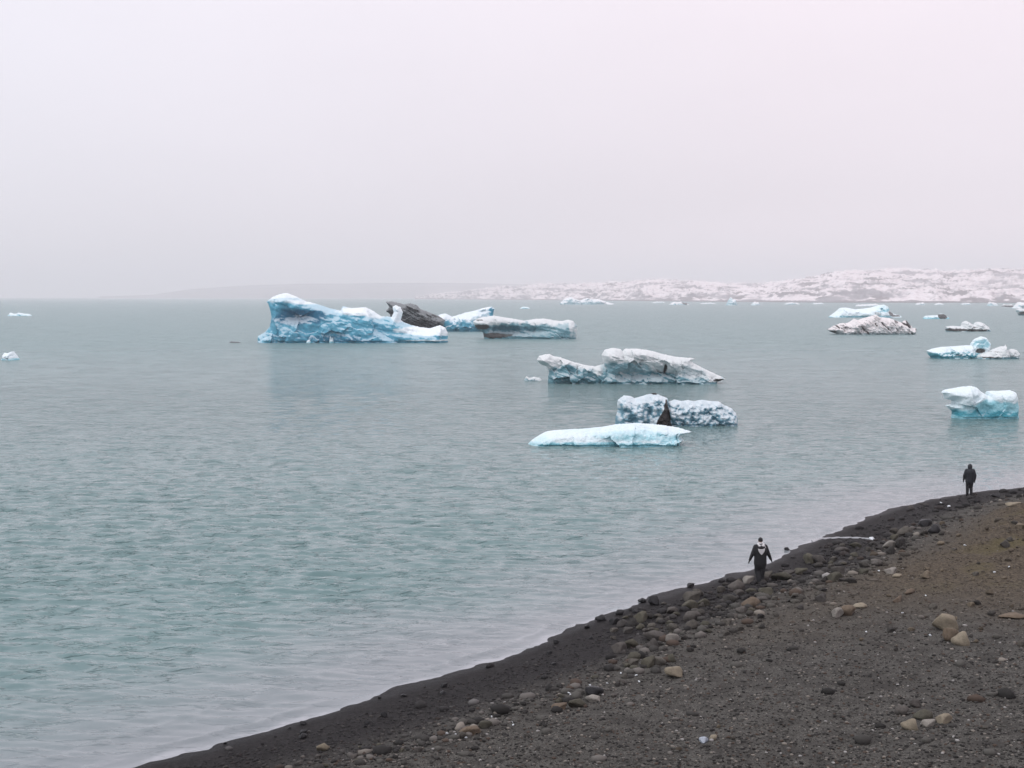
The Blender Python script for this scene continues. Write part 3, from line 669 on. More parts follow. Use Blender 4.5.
big = [
 (945, 624, 26, 19, "tan", "big tan block of stone, uppermost of three together on the dark gravel"),
 (949.5, 636, 19, 14, "brown", "rust brown stone wedged between the two tan ones"),
 (961.5, 640.5, 21, 15.5, "tan", "egg shaped tan stone, lowest of the three on the dark gravel"),
 (837, 613.5, 13, 11, "pale", "pale grey rounded stone leaning on a brown oblong one"),
 (849, 612, 19, 11, "brown", "brown oblong stone beside the pale grey rounded one"),
 (860, 606, 16, 6, "tan", "flat tan stone just behind the brown oblong one"),
 (676, 673.5, 24, 12, "tan", "lone tan stone with a dark underside on open gravel below the rubble"),
 (560, 708, 17, 8, "brown", "brownish stone at the left of the pair below the wet dark sand"),
 (577, 704, 20, 10, "olive", "olive brown stone touching the brownish one below the wet dark sand"),
 (593, 699, 18, 8, "pale", "pale flat stone at the right end of the row below the wet dark sand"),
 (593, 692, 22, 9, "dark", "purplish black stone above the pale flat one"),
 (911, 726, 21, 13, "tan", "tan pointed stone at the front of the ring of stones near the bottom right"),
 (943.5, 720, 18, 11, "tan", "smooth buff stone at the right of the ring of stones near the bottom right"),
 (903, 712, 17, 10, "grey", "dark grey stone at the left of the ring of stones near the bottom right"),
 (924, 715, 22, 12, "olive", "olive green tinted stone in the middle of the ring of stones"),
 (916, 704.5, 15, 9, "grey", "grey stone at the back of the ring of stones near the bottom right"),
 (929, 724.5, 15, 7, "pale", "white streaked small stone between the two tan ones of the ring"),
 (323, 748, 14, 9, "tan", "lone tan stone at the lower left among dark sand"),
 (470, 731, 22, 9, "brown", "brown flat stone in the pebble line left of the brownish pair"),
 (484, 726, 16, 8, "olive", "olive flat stone overlapping the brown one in the pebble line"),
 (601, 618.5, 13, 7, "dark", "wet black stone awash in the lake, left of two others"),
 (614, 622, 12, 8, "dark", "wet black stone on the waterline right of the one awash"),
 (620, 613, 11, 6, "dark", "small wet black stone just behind the one on the waterline"),
 (642.5, 600.5, 10, 5, "dark", "low wet black stone awash beside the rounded black boulder"),
 (655, 602, 15, 11, "dark", "rounded black boulder at the water's edge left of the nearer walker"),
 (691, 586, 8, 5, "dark", "small black stone in the shallows left of the nearer walker"),
 (787, 549, 6, 4, "dark", "tiny black stone alone in the shallows right of the nearer walker"),
 (655, 637, 27, 12, "grey", "broad grey stone at the heart of the waterside rubble"),
 (671, 640, 16, 11, "pale", "pale stone right of the broad grey one in the rubble"),
 (653, 645, 15, 11, "grey", "roundish grey stone tucked under the broad grey one"),
 (641, 618, 17, 12, "olive", "upright olive stone at the top of the waterside rubble"),
 (693, 618, 20, 12, "grey", "rounded grey stone in the rubble below the nearer walker's left"),
 (752, 603, 22, 12, "brown", "brown slab of stone below the nearer walker's feet"),
 (768, 592, 20, 9, "olive", "olive slab just below the nearer walker's feet"),
 (749, 581, 12, 9, "pale", "pale grey stone at the nearer walker's left foot"),
 (781, 577, 24, 9, "olive", "long flat olive stone at the nearer walker's right"),
 (890, 546, 14, 9, "pale", "pale jagged stone below the end of the little stream"),
 (924, 524, 17, 8, "dark", "black stone on the bank between the stream and the farther walker"),
 (934, 530, 16, 10, "dark", "bigger black stone on the bank below the other black one"),
 (891, 571, 15, 7, "pale", "pale flat stone on the smooth dark patch of bank"),
 (898, 576, 11, 4, "tan", "small tan slab just below the pale flat stone on the bank"),
 (878, 563, 14, 7, "grey", "grey slab where the diagonal stone line ends"),
 (997, 496, 13, 4, "dark", "low black slab on the shore right of the farther walker"),
 (1014, 504.5, 16, 4, "tan", "long thin tan slab on the brown bank at the right edge"),
 (1012, 616, 30, 5, "brown", "long brown slab lying in the brown bank at the right edge"),
]
for i, (px, py, w, h, m, lb) in enumerate(big):
    put_stone(px, py, w, h, m, lb, i=i)
# two narrow splinters lying at a slant
for (px, py, lb, i) in ((898, 600, "narrow brown splinter of stone lying aslant, the left of two", 3), (910, 592, "narrow grey brown splinter of stone lying aslant, the right of two", 5)):
    o = put_stone(px, py, 22, 5, "brown", lb, i=i, rz=0.95); o.scale = (o.scale[0] * 1.25, o.scale[1] * 0.35, o.scale[2] * 1.1)

placed = [(b[0], b[1]) for b in big]
def scatter(n, sampler, wlo, whi, mat, label, group, seed):
    r = np.random.default_rng(seed); k = 0; tries = 0
    while k < n and tries < n * 40:
        tries += 1
        px, py = sampler(r)
        w = r.uniform(0, 1) ** 1.7 * (whi - wlo) + wlo
        if any(abs(px - a) < w * 0.5 and abs(py - b) < w * 0.27 for a, b in placed): continue
        placed.append((px, py))
        put_stone(px, py, w, w * r.uniform(0.42, 0.7), mat if isinstance(mat, str) else mat[int(r.integers(len(mat)))], label, group, i=int(r.integers(1000)), rz=float(r.uniform(-3, 3)) * 0.3)
        k += 1
def shore_y(px): return float(np.interp(px, [p[0] for p in shore_px], [p[1] for p in shore_px]))
def s_rubble(r):
    px = r.uniform(612, 905); u = r.uniform(0, 1)
    sy = shore_y(px); thick = np.interp(px, [612, 660, 760, 860, 905], [45, 62, 55, 42, 22])
    lo = np.interp(px, [612, 700, 800, 905], [10, 4, 14, 22])
    return px, sy + lo + u ** 1.2 * thick
scatter(124, s_rubble, 7, 20, ["mixed", "mixed", "grey", "mixed", "olive"], "one of the grey and brown stones heaped along the water's edge by the nearer walker", "stones heaped along the water's edge", 1)
def s_line(r):
    px = r.uniform(180, 640); sy = shore_y(px)
    return px, sy + np.interp(px, [180, 330, 450, 640], [32, 48, 66, 74]) + r.normal(0, 7)
scatter(50, s_line, 4, 12, ["mixed", "grey", "olive"], "one of the small stones in the pebble line above the wet black sand", "stones in the pebble line", 2)
def s_bank(r):
    px = r.uniform(860, 1030); py = r.uniform(520, 668)
    return px, py
scatter(52, s_bank, 4, 13, ["bank", "bank", "mixed"], "one of the small stones strewn over the brown bank at the right", "stones strewn over the brown bank", 3)
def s_edge(r):
    px = r.uniform(200, 640); return px, shore_y(px) + r.uniform(2, 34)
scatter(24, s_edge, 4, 10, "dark", "one of the black stones half sunk in the wet black sand at the lake's edge", "black stones in the wet sand", 5)
def s_open(r): return r.uniform(420, 1020), r.uniform(690, 765)
scatter(6, s_open, 4, 8, ["mixed", "bank"], "one of the small stones lying loose on the open grey gravel", "loose stones on the open gravel", 4)

# bird dark lump on the crushed berg
x, y, tt = on_water(656, 426); s = tt / F
o = bpy.data.objects.new("stone", smesh(2, "dark")); C.objects.link(o); o.scale = (3.6 * s, 2.5 * s, 2.2 * s); o.location = (x, y + 14 * s, 30.8 * s); o.rotation_euler = (0, 0.3, 0)
prop(o, "black stone stranded on top of the knobbly iceberg", "stone")

# stranded bits of ice on the sand
t = NT("stranded_ice"); v = t.coord("Object")
M_chunk = t.p(Base_Color=t.mix(t.noise(v, 3, 4), (0.62, 0.68, 0.72), (0.85, 0.88, 0.90)), Roughness=0.25, IOR=1.31, Normal=t.bump(t.noise(v, 5, 4), 0.6, 0.05))
bm_i = [stone_mesh(300 + i, 0.7, 2) for i in range(4)]
for m in bm_i: m.materials.append(M_chunk); m.name = "ice_chunk"; m.polygons.foreach_set("use_smooth", np.zeros(len(m.polygons), bool))
M_clear = t.p(Base_Color=(0.5, 0.5, 0.5)) if False else plain("clear_ice", (0.30, 0.34, 0.40), 0.25, 0.4, 3)
def chunk(px, py, w, h, label, group=None, i=0):
    x, y, tt = on_ground(px, py); s = tt / F
    o = bpy.data.objects.new("ice_chunk", bm_i[i % 4]); C.objects.link(o)
    o.scale = (w * s / 2, w * s / 2.4, h * s / 1.3); o.rotation_euler = (0.1 * (i % 3), 0.15 * (i % 2), i * 1.1); o.location = (x, y, gz(x, y) + h * s * 0.3)
    return prop(o, label, "ice chunk", group)
chunk(704, 742, 15, 7, "lump of clear bluish ice melting on the grey gravel, beside a tan pebble", i=1)
_l = C.objects[-1] if False else [o for o in C.objects if o.get('label', '').startswith('lump of clear')][0]
_l.data = _l.data.copy(); _l.data.materials.clear(); _l.data.materials.append(M_clear)
put_stone(714, 738.5, 10, 6, "tan", "small tan pebble touching the melting lump of ice", i=4)
chunk(872, 540, 9, 4, "white piece of ice at the head of the little stream", i=1)
chunk(941, 504, 3.6, 2.6, "small white piece of ice on the dark shore, left of a second a little nearer", i=2)
chunk(949, 507.5, 4.4, 2.8, "small white piece of ice on the dark shore, right of and nearer than its twin", i=3)
r = np.random.default_rng(44)
for i in range(18):
    px = r.uniform(420, 640); sy = shore_y(px)
    chunk(px, sy + np.interp(px, [330, 450, 640], [46, 62, 74]) - 3 + r.normal(0, 5), r.uniform(2.2, 4.5), r.uniform(1.6, 2.6),
          "one of the tiny white bits of ice dotted along the pebble line", "ice bits along the pebble line", i=i)
for i in range(8):
    chunk(r.uniform(860, 1015), r.uniform(540, 660), r.uniform(2.4, 4), r.uniform(1.6, 2.4), "one of the tiny white bits scattered on the brown bank", "white bits on the brown bank", i=i)

# trickle of meltwater that crosses the shore
pts = resample([(812, 541.5), (822, 539.2), (838, 538.2), (852, 538.4), (864, 538.8), (871, 540)], 1.2)
vs = []
for k, (px, py) in enumerate(pts):
    x, y, tt = on_ground(px, py); w = 0.04 + 0.02 * math.sin(k * 0.7) + 0.09 * max(0, 1 - k / 12)
    nx_, ny_ = 0.05, 1.0
    z = gz(x, y) + 0.05
    for q in (-1, -0.5, 0.5, 1): vs.append((x + nx_ * w * q, y + ny_ * w * q * 1.5, z - (0.0 if abs(q) < 1 else 0.07)))
me = mesh_np("stream", np.array(vs), grid_faces(4, len(pts)))
t = NT("meltwater"); 
M_tr = t.p(Base_Color=(0.34, 0.35, 0.37), Roughness=0.12, IOR=1.333, Normal=t.bump(t.noise(t.coord(), 6, 3), 0.4, 0.03))
prop(add("stream", me, M_tr), kind="structure")

# ------------------------------------------------------------------ pebbles and gravel: nobody could count it
def gravel(name, N, seed, smin, smax, zone):
    r = np.random.default_rng(seed)
    ico = bmesh.new(); bmesh.ops.create_icosphere(ico, subdivisions=1, radius=1.0)
    bv = np.array([v.co[:] for v in ico.verts]); ico.faces.ensure_lookup_table()
    bf = np.array([[v.index for v in f.verts] for f in ico.faces]); ico.free()
    u = r.uniform(0, 1, N * 2); Yp = 1 / (1 / 17 + u * (1 / 100 - 1 / 17))
    q_ = r.uniform(-0.60, 0.95, N * 2); Xp = q_ * (Yp + 5); fall = (1 - sstep(0.50, 0.95, np.abs(q_))) * sstep(17, 23, Yp) * (1 - sstep(80, 100, Yp))
    d = shore_dist(Xp, Yp)
    P3 = np.stack([Xp, Yp, 0 * Xp], 1)
    ok = zone(d, P3, r, len(Xp)) & (r.uniform(0, 1, len(Xp)) < fall)
    Xp, Yp, d = Xp[ok][:N], Yp[ok][:N], d[ok][:N]; n = len(Xp)
    Zp = ground_z(Xp, Yp, d)
    s = smin * (smax / smin) ** (r.uniform(0, 1, n) ** 2.2) * (0.75 + 0.25 * Yp / 35)
    sc = s[:, None] * np.stack([r.uniform(0.8, 1.25, n), r.uniform(0.6, 1.0, n), r.uniform(0.38, 0.7, n)], 1)
    ang = r.uniform(0, 6.28, n); ca, sa = np.cos(ang), np.sin(ang)
    V = bv[None] * sc[:, None, :] * (1 + r.uniform(-0.16, 0.16, (n, len(bv), 1)))
    Xr = V[..., 0] * ca[:, None] - V[..., 1] * sa[:, None]; Yr = V[..., 0] * sa[:, None] + V[..., 1] * ca[:, None]
    V = np.stack([Xr + Xp[:, None], Yr + Yp[:, None], V[..., 2] + (Zp + sc[:, 2] * 0.35)[:, None]], 2).reshape(-1, 3)
    Fc = (bf[None] + (np.arange(n) * len(bv))[:, None, None]).reshape(-1, 3)
    me = mesh_np(name, V, Fc)
    attr(me, "tone", np.repeat(r.uniform(0, 1, n), len(bv)))
    w = 1 - sstep(2.2, 4.6, d + 0.9 * fbm(np.stack([Xp, Yp, 0 * Xp], 1) * 0.3 + 9, 4))
    b = sstep(3.5, 7.5, d + 2.2 * fbm(np.stack([Xp, Yp, 0 * Xp], 1) * 0.16 + 4, 4)) * sstep(34, 46, Yp + 0.25 * (Xp - 15))
    attr(me, "wet", np.repeat(w, len(bv))); attr(me, "brown", np.repeat(b, len(bv)))
    return me
t = NT("pebble_mix"); tone = t.attr("tone")
cr = t.n("ValToRGB"); t.set(cr.inputs[0], tone); e = cr.color_ramp.elements
cr.color_ramp.interpolation = 'CONSTANT'
cols = [(0, (0.026, 0.025, 0.024)), (0.24, (0.050, 0.048, 0.045)), (0.50, (0.082, 0.079, 0.072)), (0.72, (0.075, 0.056, 0.045)), (0.82, (0.14, 0.13, 0.12)), (0.93, (0.22, 0.20, 0.175)), (0.985, (0.32, 0.31, 0.30))]
e[0].position = 0; e[0].color = (*cols[0][1], 1); e[1].position = cols[1][0]; e[1].color = (*cols[1][1], 1)
for p_, c_ in cols[2:]:
    q = e.new(p_); q.color = (*c_, 1)
c = t.mix(t.math('MULTIPLY', t.attr("brown"), 0.6), cr.outputs[0], (0.095, 0.077, 0.057))
c = t.mix(t.math('MULTIPLY', t.attr("wet"), 0.8), c, (0.020, 0.019, 0.021))
M_peb = t.p(Base_Color=c, Specular_IOR_Level=0.15, Roughness=t.math('SUBTRACT', 0.85, t.math('MULTIPLY', t.attr("wet"), 0.15)))
me = gravel("gravel", 150000, 5, 0.018, 0.06, lambda d, P, r, n: (d > 1.0) & (r.uniform(0, 1, n) < np.where(d > 3.8, 0.9, 0.75)))
prop(add("gravel", me, M_peb), "grey, brown and white pebbles covering the beach", "gravel", kind="stuff")
me = gravel("pebbles", 46000, 6, 0.05, 0.24, lambda d, P, r, n: (d > 0.4) & (r.uniform(0, 1, n) < np.clip(0.012 + 0.5 * np.exp(-((d - 4.3) / 1.0) ** 2) + sstep(40, 46, P[:, 1]) * 0.9 * np.exp(-((d - 2.6) / 1.7) ** 2) + 0.4 * (fbm(P * 0.5, 3) > 0.28) * (P[:, 1] > 45), 0, 1)))
prop(add("pebbles", me, M_peb), "fist sized stones mixed through the gravel and rubble", "pebbles", kind="stuff")

# ------------------------------------------------------------------ people
def capsule_bm(bm, a, b, ra, rb, seg=14, sx=1.0, sy=1.0):
    a, b = Vector(a), Vector(b); d = b - a; L = d.length
    q = d.to_track_quat('Z', 'Y') if L > 1e-6 else Matrix.Identity(3).to_quaternion()
    rings = []
    prof = [(-ra, 0.0)] + [(-ra * math.cos(t_), ra * math.sin(t_)) for t_ in (0.5, 1.0)] + [(0, ra), (L, rb)] + [(L + rb * math.cos(t_), rb * math.sin(t_)) for t_ in (1.0, 0.5)] + [(L + rb, 0.0)]
    for (h, r_) in prof:
        if r_ == 0: rings.append([bm.verts.new(a + q @ Vector((0, 0, h)))])
        else: rings.append([bm.verts.new(a + q @ Vector((r_ * sx * math.cos(2 * math.pi * k / seg), r_ * sy * math.sin(2 * math.pi * k / seg), h))) for k in range(seg)])
    for A, B in zip(rings[:-1], rings[1:]):
        for k in range(seg):
            k2 = (k + 1) % seg
            if len(A) == 1: bm.faces.new((A[0], B[k2], B[k]))
            elif len(B) == 1: bm.faces.new((A[k], A[k2], B[0]))
            else: bm.faces.new((A[k], A[k2], B[k2], B[k]))
def ell_bm(bm, c, r):
    m = Matrix.Translation(c) @ Matrix.Diagonal((*r, 1)); bmesh.ops.create_icosphere(bm, subdivisions=3, radius=1.0, matrix=m)
def body_mesh(name, caps, ells, voxel, mat, parent, smooth=4):
    bm = bmesh.new()
    for c in caps: capsule_bm(bm, *c[:4], **(c[4] if len(c) > 4 else {}))
    for c, r_ in ells: ell_bm(bm, c, r_)
    bmesh.ops.recalc_face_normals(bm, faces=bm.faces)
    me = bpy.data.meshes.new(name); bm.to_mesh(me); bm.free()
    tmp = bpy.data.objects.new("tmp", me); C.objects.link(tmp)
    m = tmp.modifiers.new("r", 'REMESH'); m.mode = 'VOXEL'; m.voxel_size = voxel
    m2 = tmp.modifiers.new("s", 'SMOOTH'); m2.iterations = smooth; m2.factor = 0.5
    dg = bpy.context.evaluated_depsgraph_get(); dg.update()
    out = bpy.data.meshes.new_from_object(tmp.evaluated_get(dg)); bpy.data.objects.remove(tmp)
    out.polygons.foreach_set("use_smooth", np.ones(len(out.polygons), bool)); out.materials.clear()
    return add(name, out, mat, parent)

M_skin = plain("skin", (0.50, 0.33, 0.25), 0.6, 0.08)
M_blk = plain("black_cloth", (0.014, 0.015, 0.018), 0.85, 0.3)
M_navy = plain("dark_blue_cloth", (0.016, 0.020, 0.027), 0.8, 0.3)
M_boot = plain("boot_leather", (0.012, 0.011, 0.011), 0.5, 0.2)
M_wht = plain("off_white_cloth", (0.68, 0.68, 0.69), 0.8, 0.06)
M_hair = plain("dark_hair", (0.02, 0.015, 0.012), 0.6, 0.3)
M_eye = plain("eye", (0.05, 0.04, 0.035), 0.2, 0.1)

def person(px, py, height_px, label, pose, style):
    x, y, tt = on_ground(px, py); s = tt / F; H = height_px * s; k = H / 1.80
    root = bpy.data.objects.new("person", None); C.objects.link(root); root.location = (x, y, gz(x, y) - 0.01); root.scale = (k, k, k)
    root.rotation_euler = (0, 0, pose.get("rz", 0))
    prop(root, label, "person", None)
    # local space: faces +Y (away from the lens), 1.80 tall
    hip = 0.10; knL, knR = pose["kneeL"], pose["kneeR"]; anL, anR = pose["ankL"], pose["ankR"]
    shL, shR = Vector((-0.19, 0, 1.45)), Vector((0.19, 0, 1.45))
    elL, wrL, elR, wrR = [Vector(v) for v in pose["arms"]]
    hipL, hipR = Vector((-hip, 0, 0.93)), Vector((hip, 0, 0.93))
    def leg(h, kn, an, e=0.0):
        an = Vector(an); kn = Vector(kn)
        return [(h, kn, 0.088 + e, 0.058 + e), (kn, an, 0.056 + e, 0.040 + e), (an, an + Vector((0, 0.02, -0.045)), 0.040 + e, 0.036 + e), (an + Vector((0, -0.035, -0.05)), an + Vector((0, 0.16, -0.062)), 0.034 + e, 0.028 + e)]
    caps = leg(hipL, knL, anL) + leg(hipR, knR, anR)
    caps += [((0, 0, 0.95), (0, 0, 1.12), 0.125, 0.115, dict(sx=1.25, sy=0.85)), ((0, 0, 1.12), (0, 0, 1.36), 0.115, 0.135, dict(sx=1.3, sy=0.85)), (shL, shR, 0.07, 0.07), ((0, 0, 1.42), (0, 0.01, 1.60), 0.062, 0.055)]
    hands = []
    for sh, el, wr, sg in ((shL, elL, wrL, -1), (shR, elR, wrR, 1)):
        d = (wr - el).normalized()
        n0 = len(caps) + 2
        caps += [(sh, el, 0.055, 0.042), (el, wr, 0.040, 0.027), (wr, wr + d * 0.085, 0.026, 0.034, dict(sx=1.0, sy=0.7))]
        side = Vector((0, 1, 0)); pal = wr + d * 0.085
        for fi, ln in enumerate((0.070, 0.080, 0.074, 0.056)):            # four fingers in a row front to back, slightly curled
            o_ = pal + side * (0.028 - 0.019 * fi)
            m_ = o_ + d * ln * 0.55; e_ = m_ + (d * 0.8 + Vector((-sg * 0.5, 0, 0))).normalized() * ln * 0.45
            caps += [(o_ - d * 0.02, m_, 0.0092, 0.0085), (m_, e_, 0.0085, 0.007)]
        th = wr + d * 0.03 + side * 0.026                                 # thumb from the side of the palm near its base
        caps += [(th, th + d * 0.035 + side * 0.028, 0.012, 0.010), (th + d * 0.035 + side * 0.028, th + d * 0.065 + side * 0.032, 0.010, 0.008)]
        hands.append([(c[0], c[1], c[2] + 0.004, c[3] + 0.004) + tuple(c[4:]) for c in caps[n0:]])
    hd = Vector((0, 0.02, 1.685))
    ells = [(hd, (0.076, 0.095, 0.108)), (hd + Vector((0, 0.03, -0.05)), (0.058, 0.070, 0.070)), (hd + Vector((0, 0.115, -0.012)), (0.013, 0.020, 0.026)),
            (hd + Vector((-0.078, 0.0, -0.005)), (0.010, 0.020, 0.032)), (hd + Vector((0.078, 0.0, -0.005)), (0.010, 0.020, 0.032)), (hd + Vector((0, 0.093, -0.058)), (0.026, 0.012, 0.008))]
    body_mesh("body", caps, ells, 0.0075, M_skin, root, 2)
    eb = bmesh.new()
    for sg in (-1, 1): ell_bm(eb, hd + Vector((sg * 0.031, 0.088, 0.006)), (0.013, 0.010, 0.009))
    me = bpy.data.meshes.new("eyes"); eb.to_mesh(me); eb.free(); add("eyes", me, M_eye, root)
    for hc in hands: body_mesh("glove", hc, [], 0.0075, M_blk, root, 2)
    bk = style.get("bulk", 0)
    jm = style["jacket"]; jl = style["hem"]
    jc = [((0, 0, jl), (0, 0, 1.15), style["hemr"], 0.145 + bk, dict(sx=1.30, sy=0.95)), ((0, 0, 1.12), (0, -0.005, 1.36), 0.145 + bk, 0.155 + bk, dict(sx=1.38, sy=0.95)), (shL, shR, 0.095, 0.095),
          (shL, elL, 0.085 + bk * 0.25, 0.066 + bk * 0.25), (elL, wrL, 0.066 + bk * 0.25, 0.050), (shR, elR, 0.085 + bk * 0.25, 0.066 + bk * 0.25), (elR, wrR, 0.066 + bk * 0.25, 0.050), ((0, 0, 1.46), (0, 0.0, 1.53), 0.085, 0.075)]
    if style["hood"]:
        jc += [((0, -0.01, 1.55), (0, -0.005, 1.69), 0.112, 0.128), ((0, -0.015, 1.70), (0, -0.03, 1.80), 0.10, 0.035)]
    jk = body_mesh("jacket", jc, [], 0.014, jm, root, 5)
    tc = [c for c in leg(hipL, knL, anL, style["wide"])[:2]] + [c for c in leg(hipR, knR, anR, style["wide"])[:2]] + [((0, 0, 0.90), (0, 0, 1.02), 0.14, 0.13, dict(sx=1.2, sy=0.9))]
    body_mesh("trousers", tc, [], 0.014, style["trousers"], root, 4)
    for an in (anL, anR):
        an = Vector(an)
        body_mesh("boot", [(an + Vector((0, 0, 0.10)), an + Vector((0, -0.005, -0.03)), 0.062, 0.055), (an + Vector((0, -0.045, -0.045)), an + Vector((0, 0.17, -0.058)), 0.048, 0.040)], [], 0.012, M_boot, root, 3)
    if not style["hood"]:
        body_mesh("cap", [], [(hd + Vector((0, -0.012, 0.03)), (0.090, 0.104, 0.098)), (hd + Vector((0, 0.0, 0.115)), (0.02, 0.02, 0.02))], 0.010, M_blk, root, 3)
        # white hood lying round the neck, dark roll inside it, white panel on the back
        body_mesh("collar", [((-0.105, -0.03, 1.565), (-0.07, -0.115, 1.50), 0.036, 0.036), ((-0.07, -0.115, 1.50), (0.07, -0.115, 1.50), 0.034, 0.034), ((0.07, -0.115, 1.50), (0.115, -0.03, 1.565), 0.036, 0.036),
                             ((0.105, -0.06, 1.54), (0.165, -0.10, 1.42), 0.034, 0.028), ((-0.105, -0.03, 1.56), (0.105, -0.03, 1.56), 0.03, 0.03), ((-0.05, -0.035, 1.59), (0.05, -0.035, 1.59), 0.045, 0.045)], [], 0.010, M_wht, root, 4)
        body_mesh("hood", [((-0.05, -0.165, 1.44), (0.05, -0.165, 1.44), 0.052, 0.052), ((0, -0.16, 1.45), (0, -0.155, 1.50), 0.045, 0.03)], [], 0.010, M_blk, root, 3)
        bm = bmesh.new(); P2 = [(-0.115, 1.385), (-0.05, 1.372), (0.05, 1.372), (0.115, 1.40), (0.10, 1.31), (0.045, 1.235), (0.0, 1.185), (-0.05, 1.235), (-0.10, 1.31)]
        P2 = [(a_ * 1.15, 1.30 + (b_ - 1.30) * 1.2) for a_, b_ in P2]
        A = [bm.verts.new((a_, -0.222 + 0.35 * a_ * a_, b_)) for a_, b_ in P2]; B = [bm.verts.new((a_, -0.14, b_)) for a_, b_ in P2]
        bm.faces.new(A[::-1]); bm.faces.new(B)
        for i_ in range(len(P2)): j_ = (i_ + 1) % len(P2); bm.faces.new((A[i_], A[j_], B[j_], B[i_]))
        bmesh.ops.recalc_face_normals(bm, faces=bm.faces)
        me = bpy.data.meshes.new("bag"); bm.to_mesh(me); bm.free()
        bp_ = add("back_panel", me, M_wht, root); mod = bp_.modifiers.new("bev", 'BEVEL'); mod.width = 0.012; mod.segments = 3
    return root

person(760, 583.5, 46.5, "nearer walker, black clothes, white collar and white patch on the back, arms held out",
       dict(rz=0.05, kneeL=(-0.10, 0.06, 0.50), kneeR=(0.085, 0.02, 0.49), ankL=(-0.05, -0.06, 0.16), ankR=(0.055, 0.10, 0.085),
            arms=[(-0.31, -0.02, 1.18), (-0.40, 0.03, 0.93), (0.31, -0.02, 1.17), (0.42, 0.03, 0.95)]),
       dict(jacket=M_blk, trousers=M_blk, hem=0.78, hemr=0.195, hood=False, wide=0.052, bulk=0.04))
person(969.3, 496.5, 32.5, "farther walker in a dark hooded coat near the right edge, arms hanging down",
       dict(rz=-0.05, kneeL=(-0.10, 0.03, 0.50), kneeR=(0.10, 0.05, 0.50), ankL=(-0.10, 0.06, 0.085), ankR=(0.095, -0.03, 0.09),
            arms=[(-0.30, -0.01, 1.17), (-0.315, 0.04, 0.92), (0.29, -0.01, 1.16), (0.285, 0.04, 0.90)]),
       dict(jacket=M_navy, trousers=M_blk, hem=0.84, hemr=0.185, hood=True, wide=0.036, bulk=0.045))

# ------------------------------------------------------------------ haze
bm = bmesh.new(); bmesh.ops.create_cube(bm, size=1.0)
for v in bm.verts: v.co = (v.co.x * 29000, 6400 + v.co.y * 13800, 0)  if False else ((v.co.x) * 29000, 6200 + v.co.y * 14000, (-9.0 if v.co.z < 0 else 230.0))
me = bpy.data.meshes.new("haze"); bm.to_mesh(me); bm.free()
m = bpy.data.materials.new("haze_air"); m.use_nodes = True; nt = m.node_tree; nt.nodes.clear()
o_ = nt.nodes.new("ShaderNodeOutputMaterial"); pv = nt.nodes.new("ShaderNodeVolumePrincipled")
pv.inputs["Color"].default_value = (0.98, 0.965, 0.985, 1); pv.inputs["Density"].default_value = 0.00020; pv.inputs["Anisotropy"].default_value = 0.0
nt.links.new(pv.outputs[0], o_.inputs["Volume"])
prop(add("haze", me, m), "pale mist over the lagoon", "haze", kind="stuff")

# ------------------------------------------------------------------ sky, sun, camera
SUN_EL, SUN_AZ = rad(55), rad(-105)      # azimuth measured from +Y towards +X
w = bpy.data.worlds.new("World"); scene.world = w; w.use_nodes = True; nt = w.node_tree; nt.nodes.clear()
N = nt.nodes.new; Lk = nt.links.new
out = N("ShaderNodeOutputWorld"); bg = N("ShaderNodeBackground"); bg.inputs["Strength"].default_value = 0.10
sky = N("ShaderNodeTexSky"); sky.sky_type = 'NISHITA'; sky.sun_disc = False; sky.sun_elevation = SUN_EL; sky.sun_rotation = SUN_AZ
tc = N("ShaderNodeTexCoord"); sp = N("ShaderNodeSeparateXYZ"); Lk(tc.outputs["Generated"], sp.inputs[0])
mr = N("ShaderNodeMapRange"); mr.inputs["From Min"].default_value = 0.0; mr.inputs["From Max"].default_value = 0.9; Lk(sp.outputs[2], mr.inputs["Value"])
cr = N("ShaderNodeValToRGB"); Lk(mr.outputs[0], cr.inputs[0]); e = cr.color_ramp.elements
SKY_H = (0.86, 0.80, 0.855); SKY_M = (1.03, 0.955, 1.015); SKY_Z = (1.38, 1.33, 1.40)
e[0].color = (*[v / 1.3 for v in SKY_H], 1); e[1].color = (*[v / 1.3 for v in SKY_Z], 1); q = e.new(0.25); q.color = (*[v / 1.3 for v in SKY_M], 1)
nz = N("ShaderNodeTexNoise"); mp = N("ShaderNodeMapping"); mp.inputs["Scale"].default_value = (1.3, 1.3, 3.5); Lk(tc.outputs["Generated"], mp.inputs[0]); Lk(mp.outputs[0], nz.inputs["Vector"])
nz.inputs["Scale"].default_value = 1.6; nz.inputs["Detail"].default_value = 4; nz.inputs["Roughness"].default_value = 0.45
m2 = N("ShaderNodeMapRange"); m2.inputs["From Min"].default_value = 0.3; m2.inputs["From Max"].default_value = 0.7; m2.inputs["To Min"].default_value = 12.5; m2.inputs["To Max"].default_value = 13.5
Lk(nz.outputs["Fac"], m2.inputs["Value"])
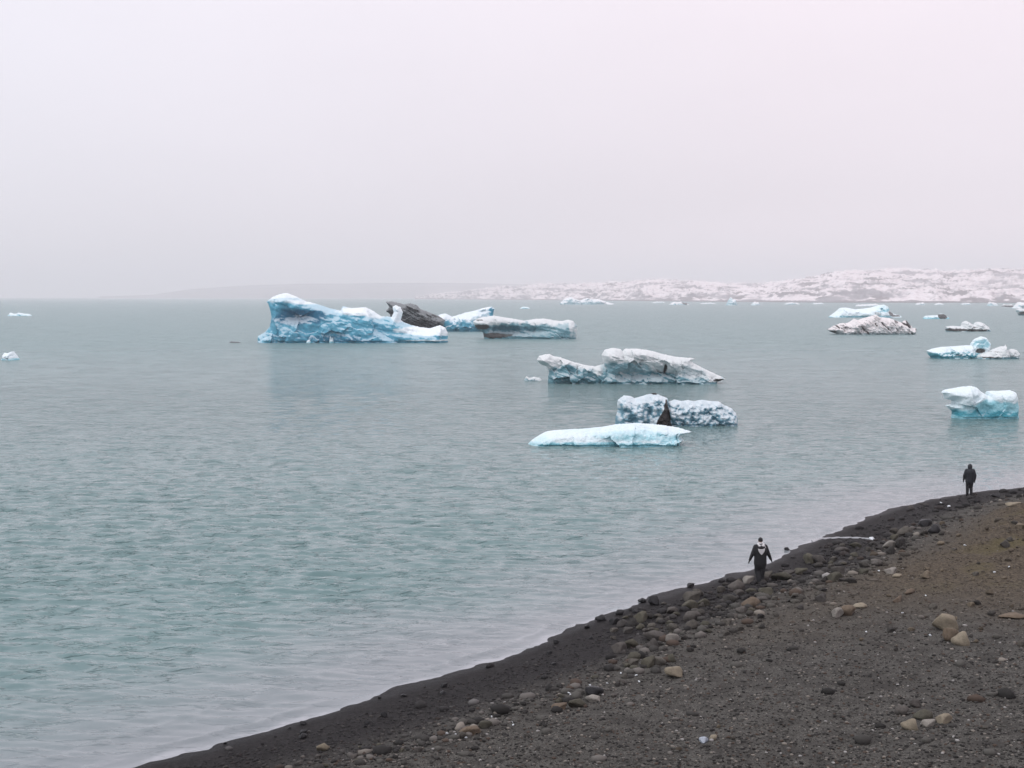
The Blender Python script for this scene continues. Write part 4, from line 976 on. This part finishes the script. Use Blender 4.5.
vm = N("ShaderNodeVectorMath"); vm.operation = 'SCALE'; Lk(cr.outputs[0], vm.inputs[0]); Lk(m2.outputs[0], vm.inputs["Scale"])
tx = N("ShaderNodeMapRange"); tx.inputs["From Min"].default_value = -0.45; tx.inputs["From Max"].default_value = 0.2; Lk(sp.outputs[0], tx.inputs["Value"])
tm = N("ShaderNodeMix"); tm.data_type = 'RGBA'; Lk(tx.outputs[0], tm.inputs[0]); tm.inputs[6].default_value = (0.945, 0.995, 1.015, 1); tm.inputs[7].default_value = (1.02, 0.99, 1.0, 1)
vt = N("ShaderNodeVectorMath"); vt.operation = 'MULTIPLY'; Lk(vm.outputs[0], vt.inputs[0]); Lk(tm.outputs[2], vt.inputs[1])
mx = N("ShaderNodeMix"); mx.data_type = 'RGBA'; mx.inputs[0].default_value = 0.93; Lk(sky.outputs[0], mx.inputs[6]); Lk(vt.outputs[0], mx.inputs[7])
Lk(mx.outputs[2], bg.inputs[0]); Lk(bg.outputs[0], out.inputs[0])

sl = bpy.data.lights.new("sun", 'SUN'); sl.energy = 0.8; sl.angle = rad(18); sl.color = (1.0, 0.97, 0.93)
so = bpy.data.objects.new("sun", sl); C.objects.link(so)
sd = Vector((math.sin(SUN_AZ) * math.cos(SUN_EL), math.cos(SUN_AZ) * math.cos(SUN_EL), math.sin(SUN_EL)))
so.rotation_euler = (-sd).to_track_quat('-Z', 'Y').to_euler()

cd = bpy.data.cameras.new("camera"); cd.sensor_width = 36; cd.lens = F * 36 / 1024; cd.clip_start = 0.5; cd.clip_end = 40000
co = bpy.data.objects.new("camera", cd); C.objects.link(co); co.location = (0, 0, CAM_H); co.rotation_euler = (math.pi / 2 - PITCH, 0, 0)
scene.camera = co

vs_ = scene.view_settings; vs_.view_transform = 'Standard'; vs_.look = 'None'; vs_.exposure = 0; vs_.gamma = 1; vs_.use_curve_mapping = False
cy = scene.cycles; cy.use_denoising = True; cy.max_bounces = 6; cy.diffuse_bounces = 2; cy.glossy_bounces = 2; cy.volume_bounces = 1; cy.transmission_bounces = 2
cy.caustics_reflective = False; cy.caustics_refractive = False
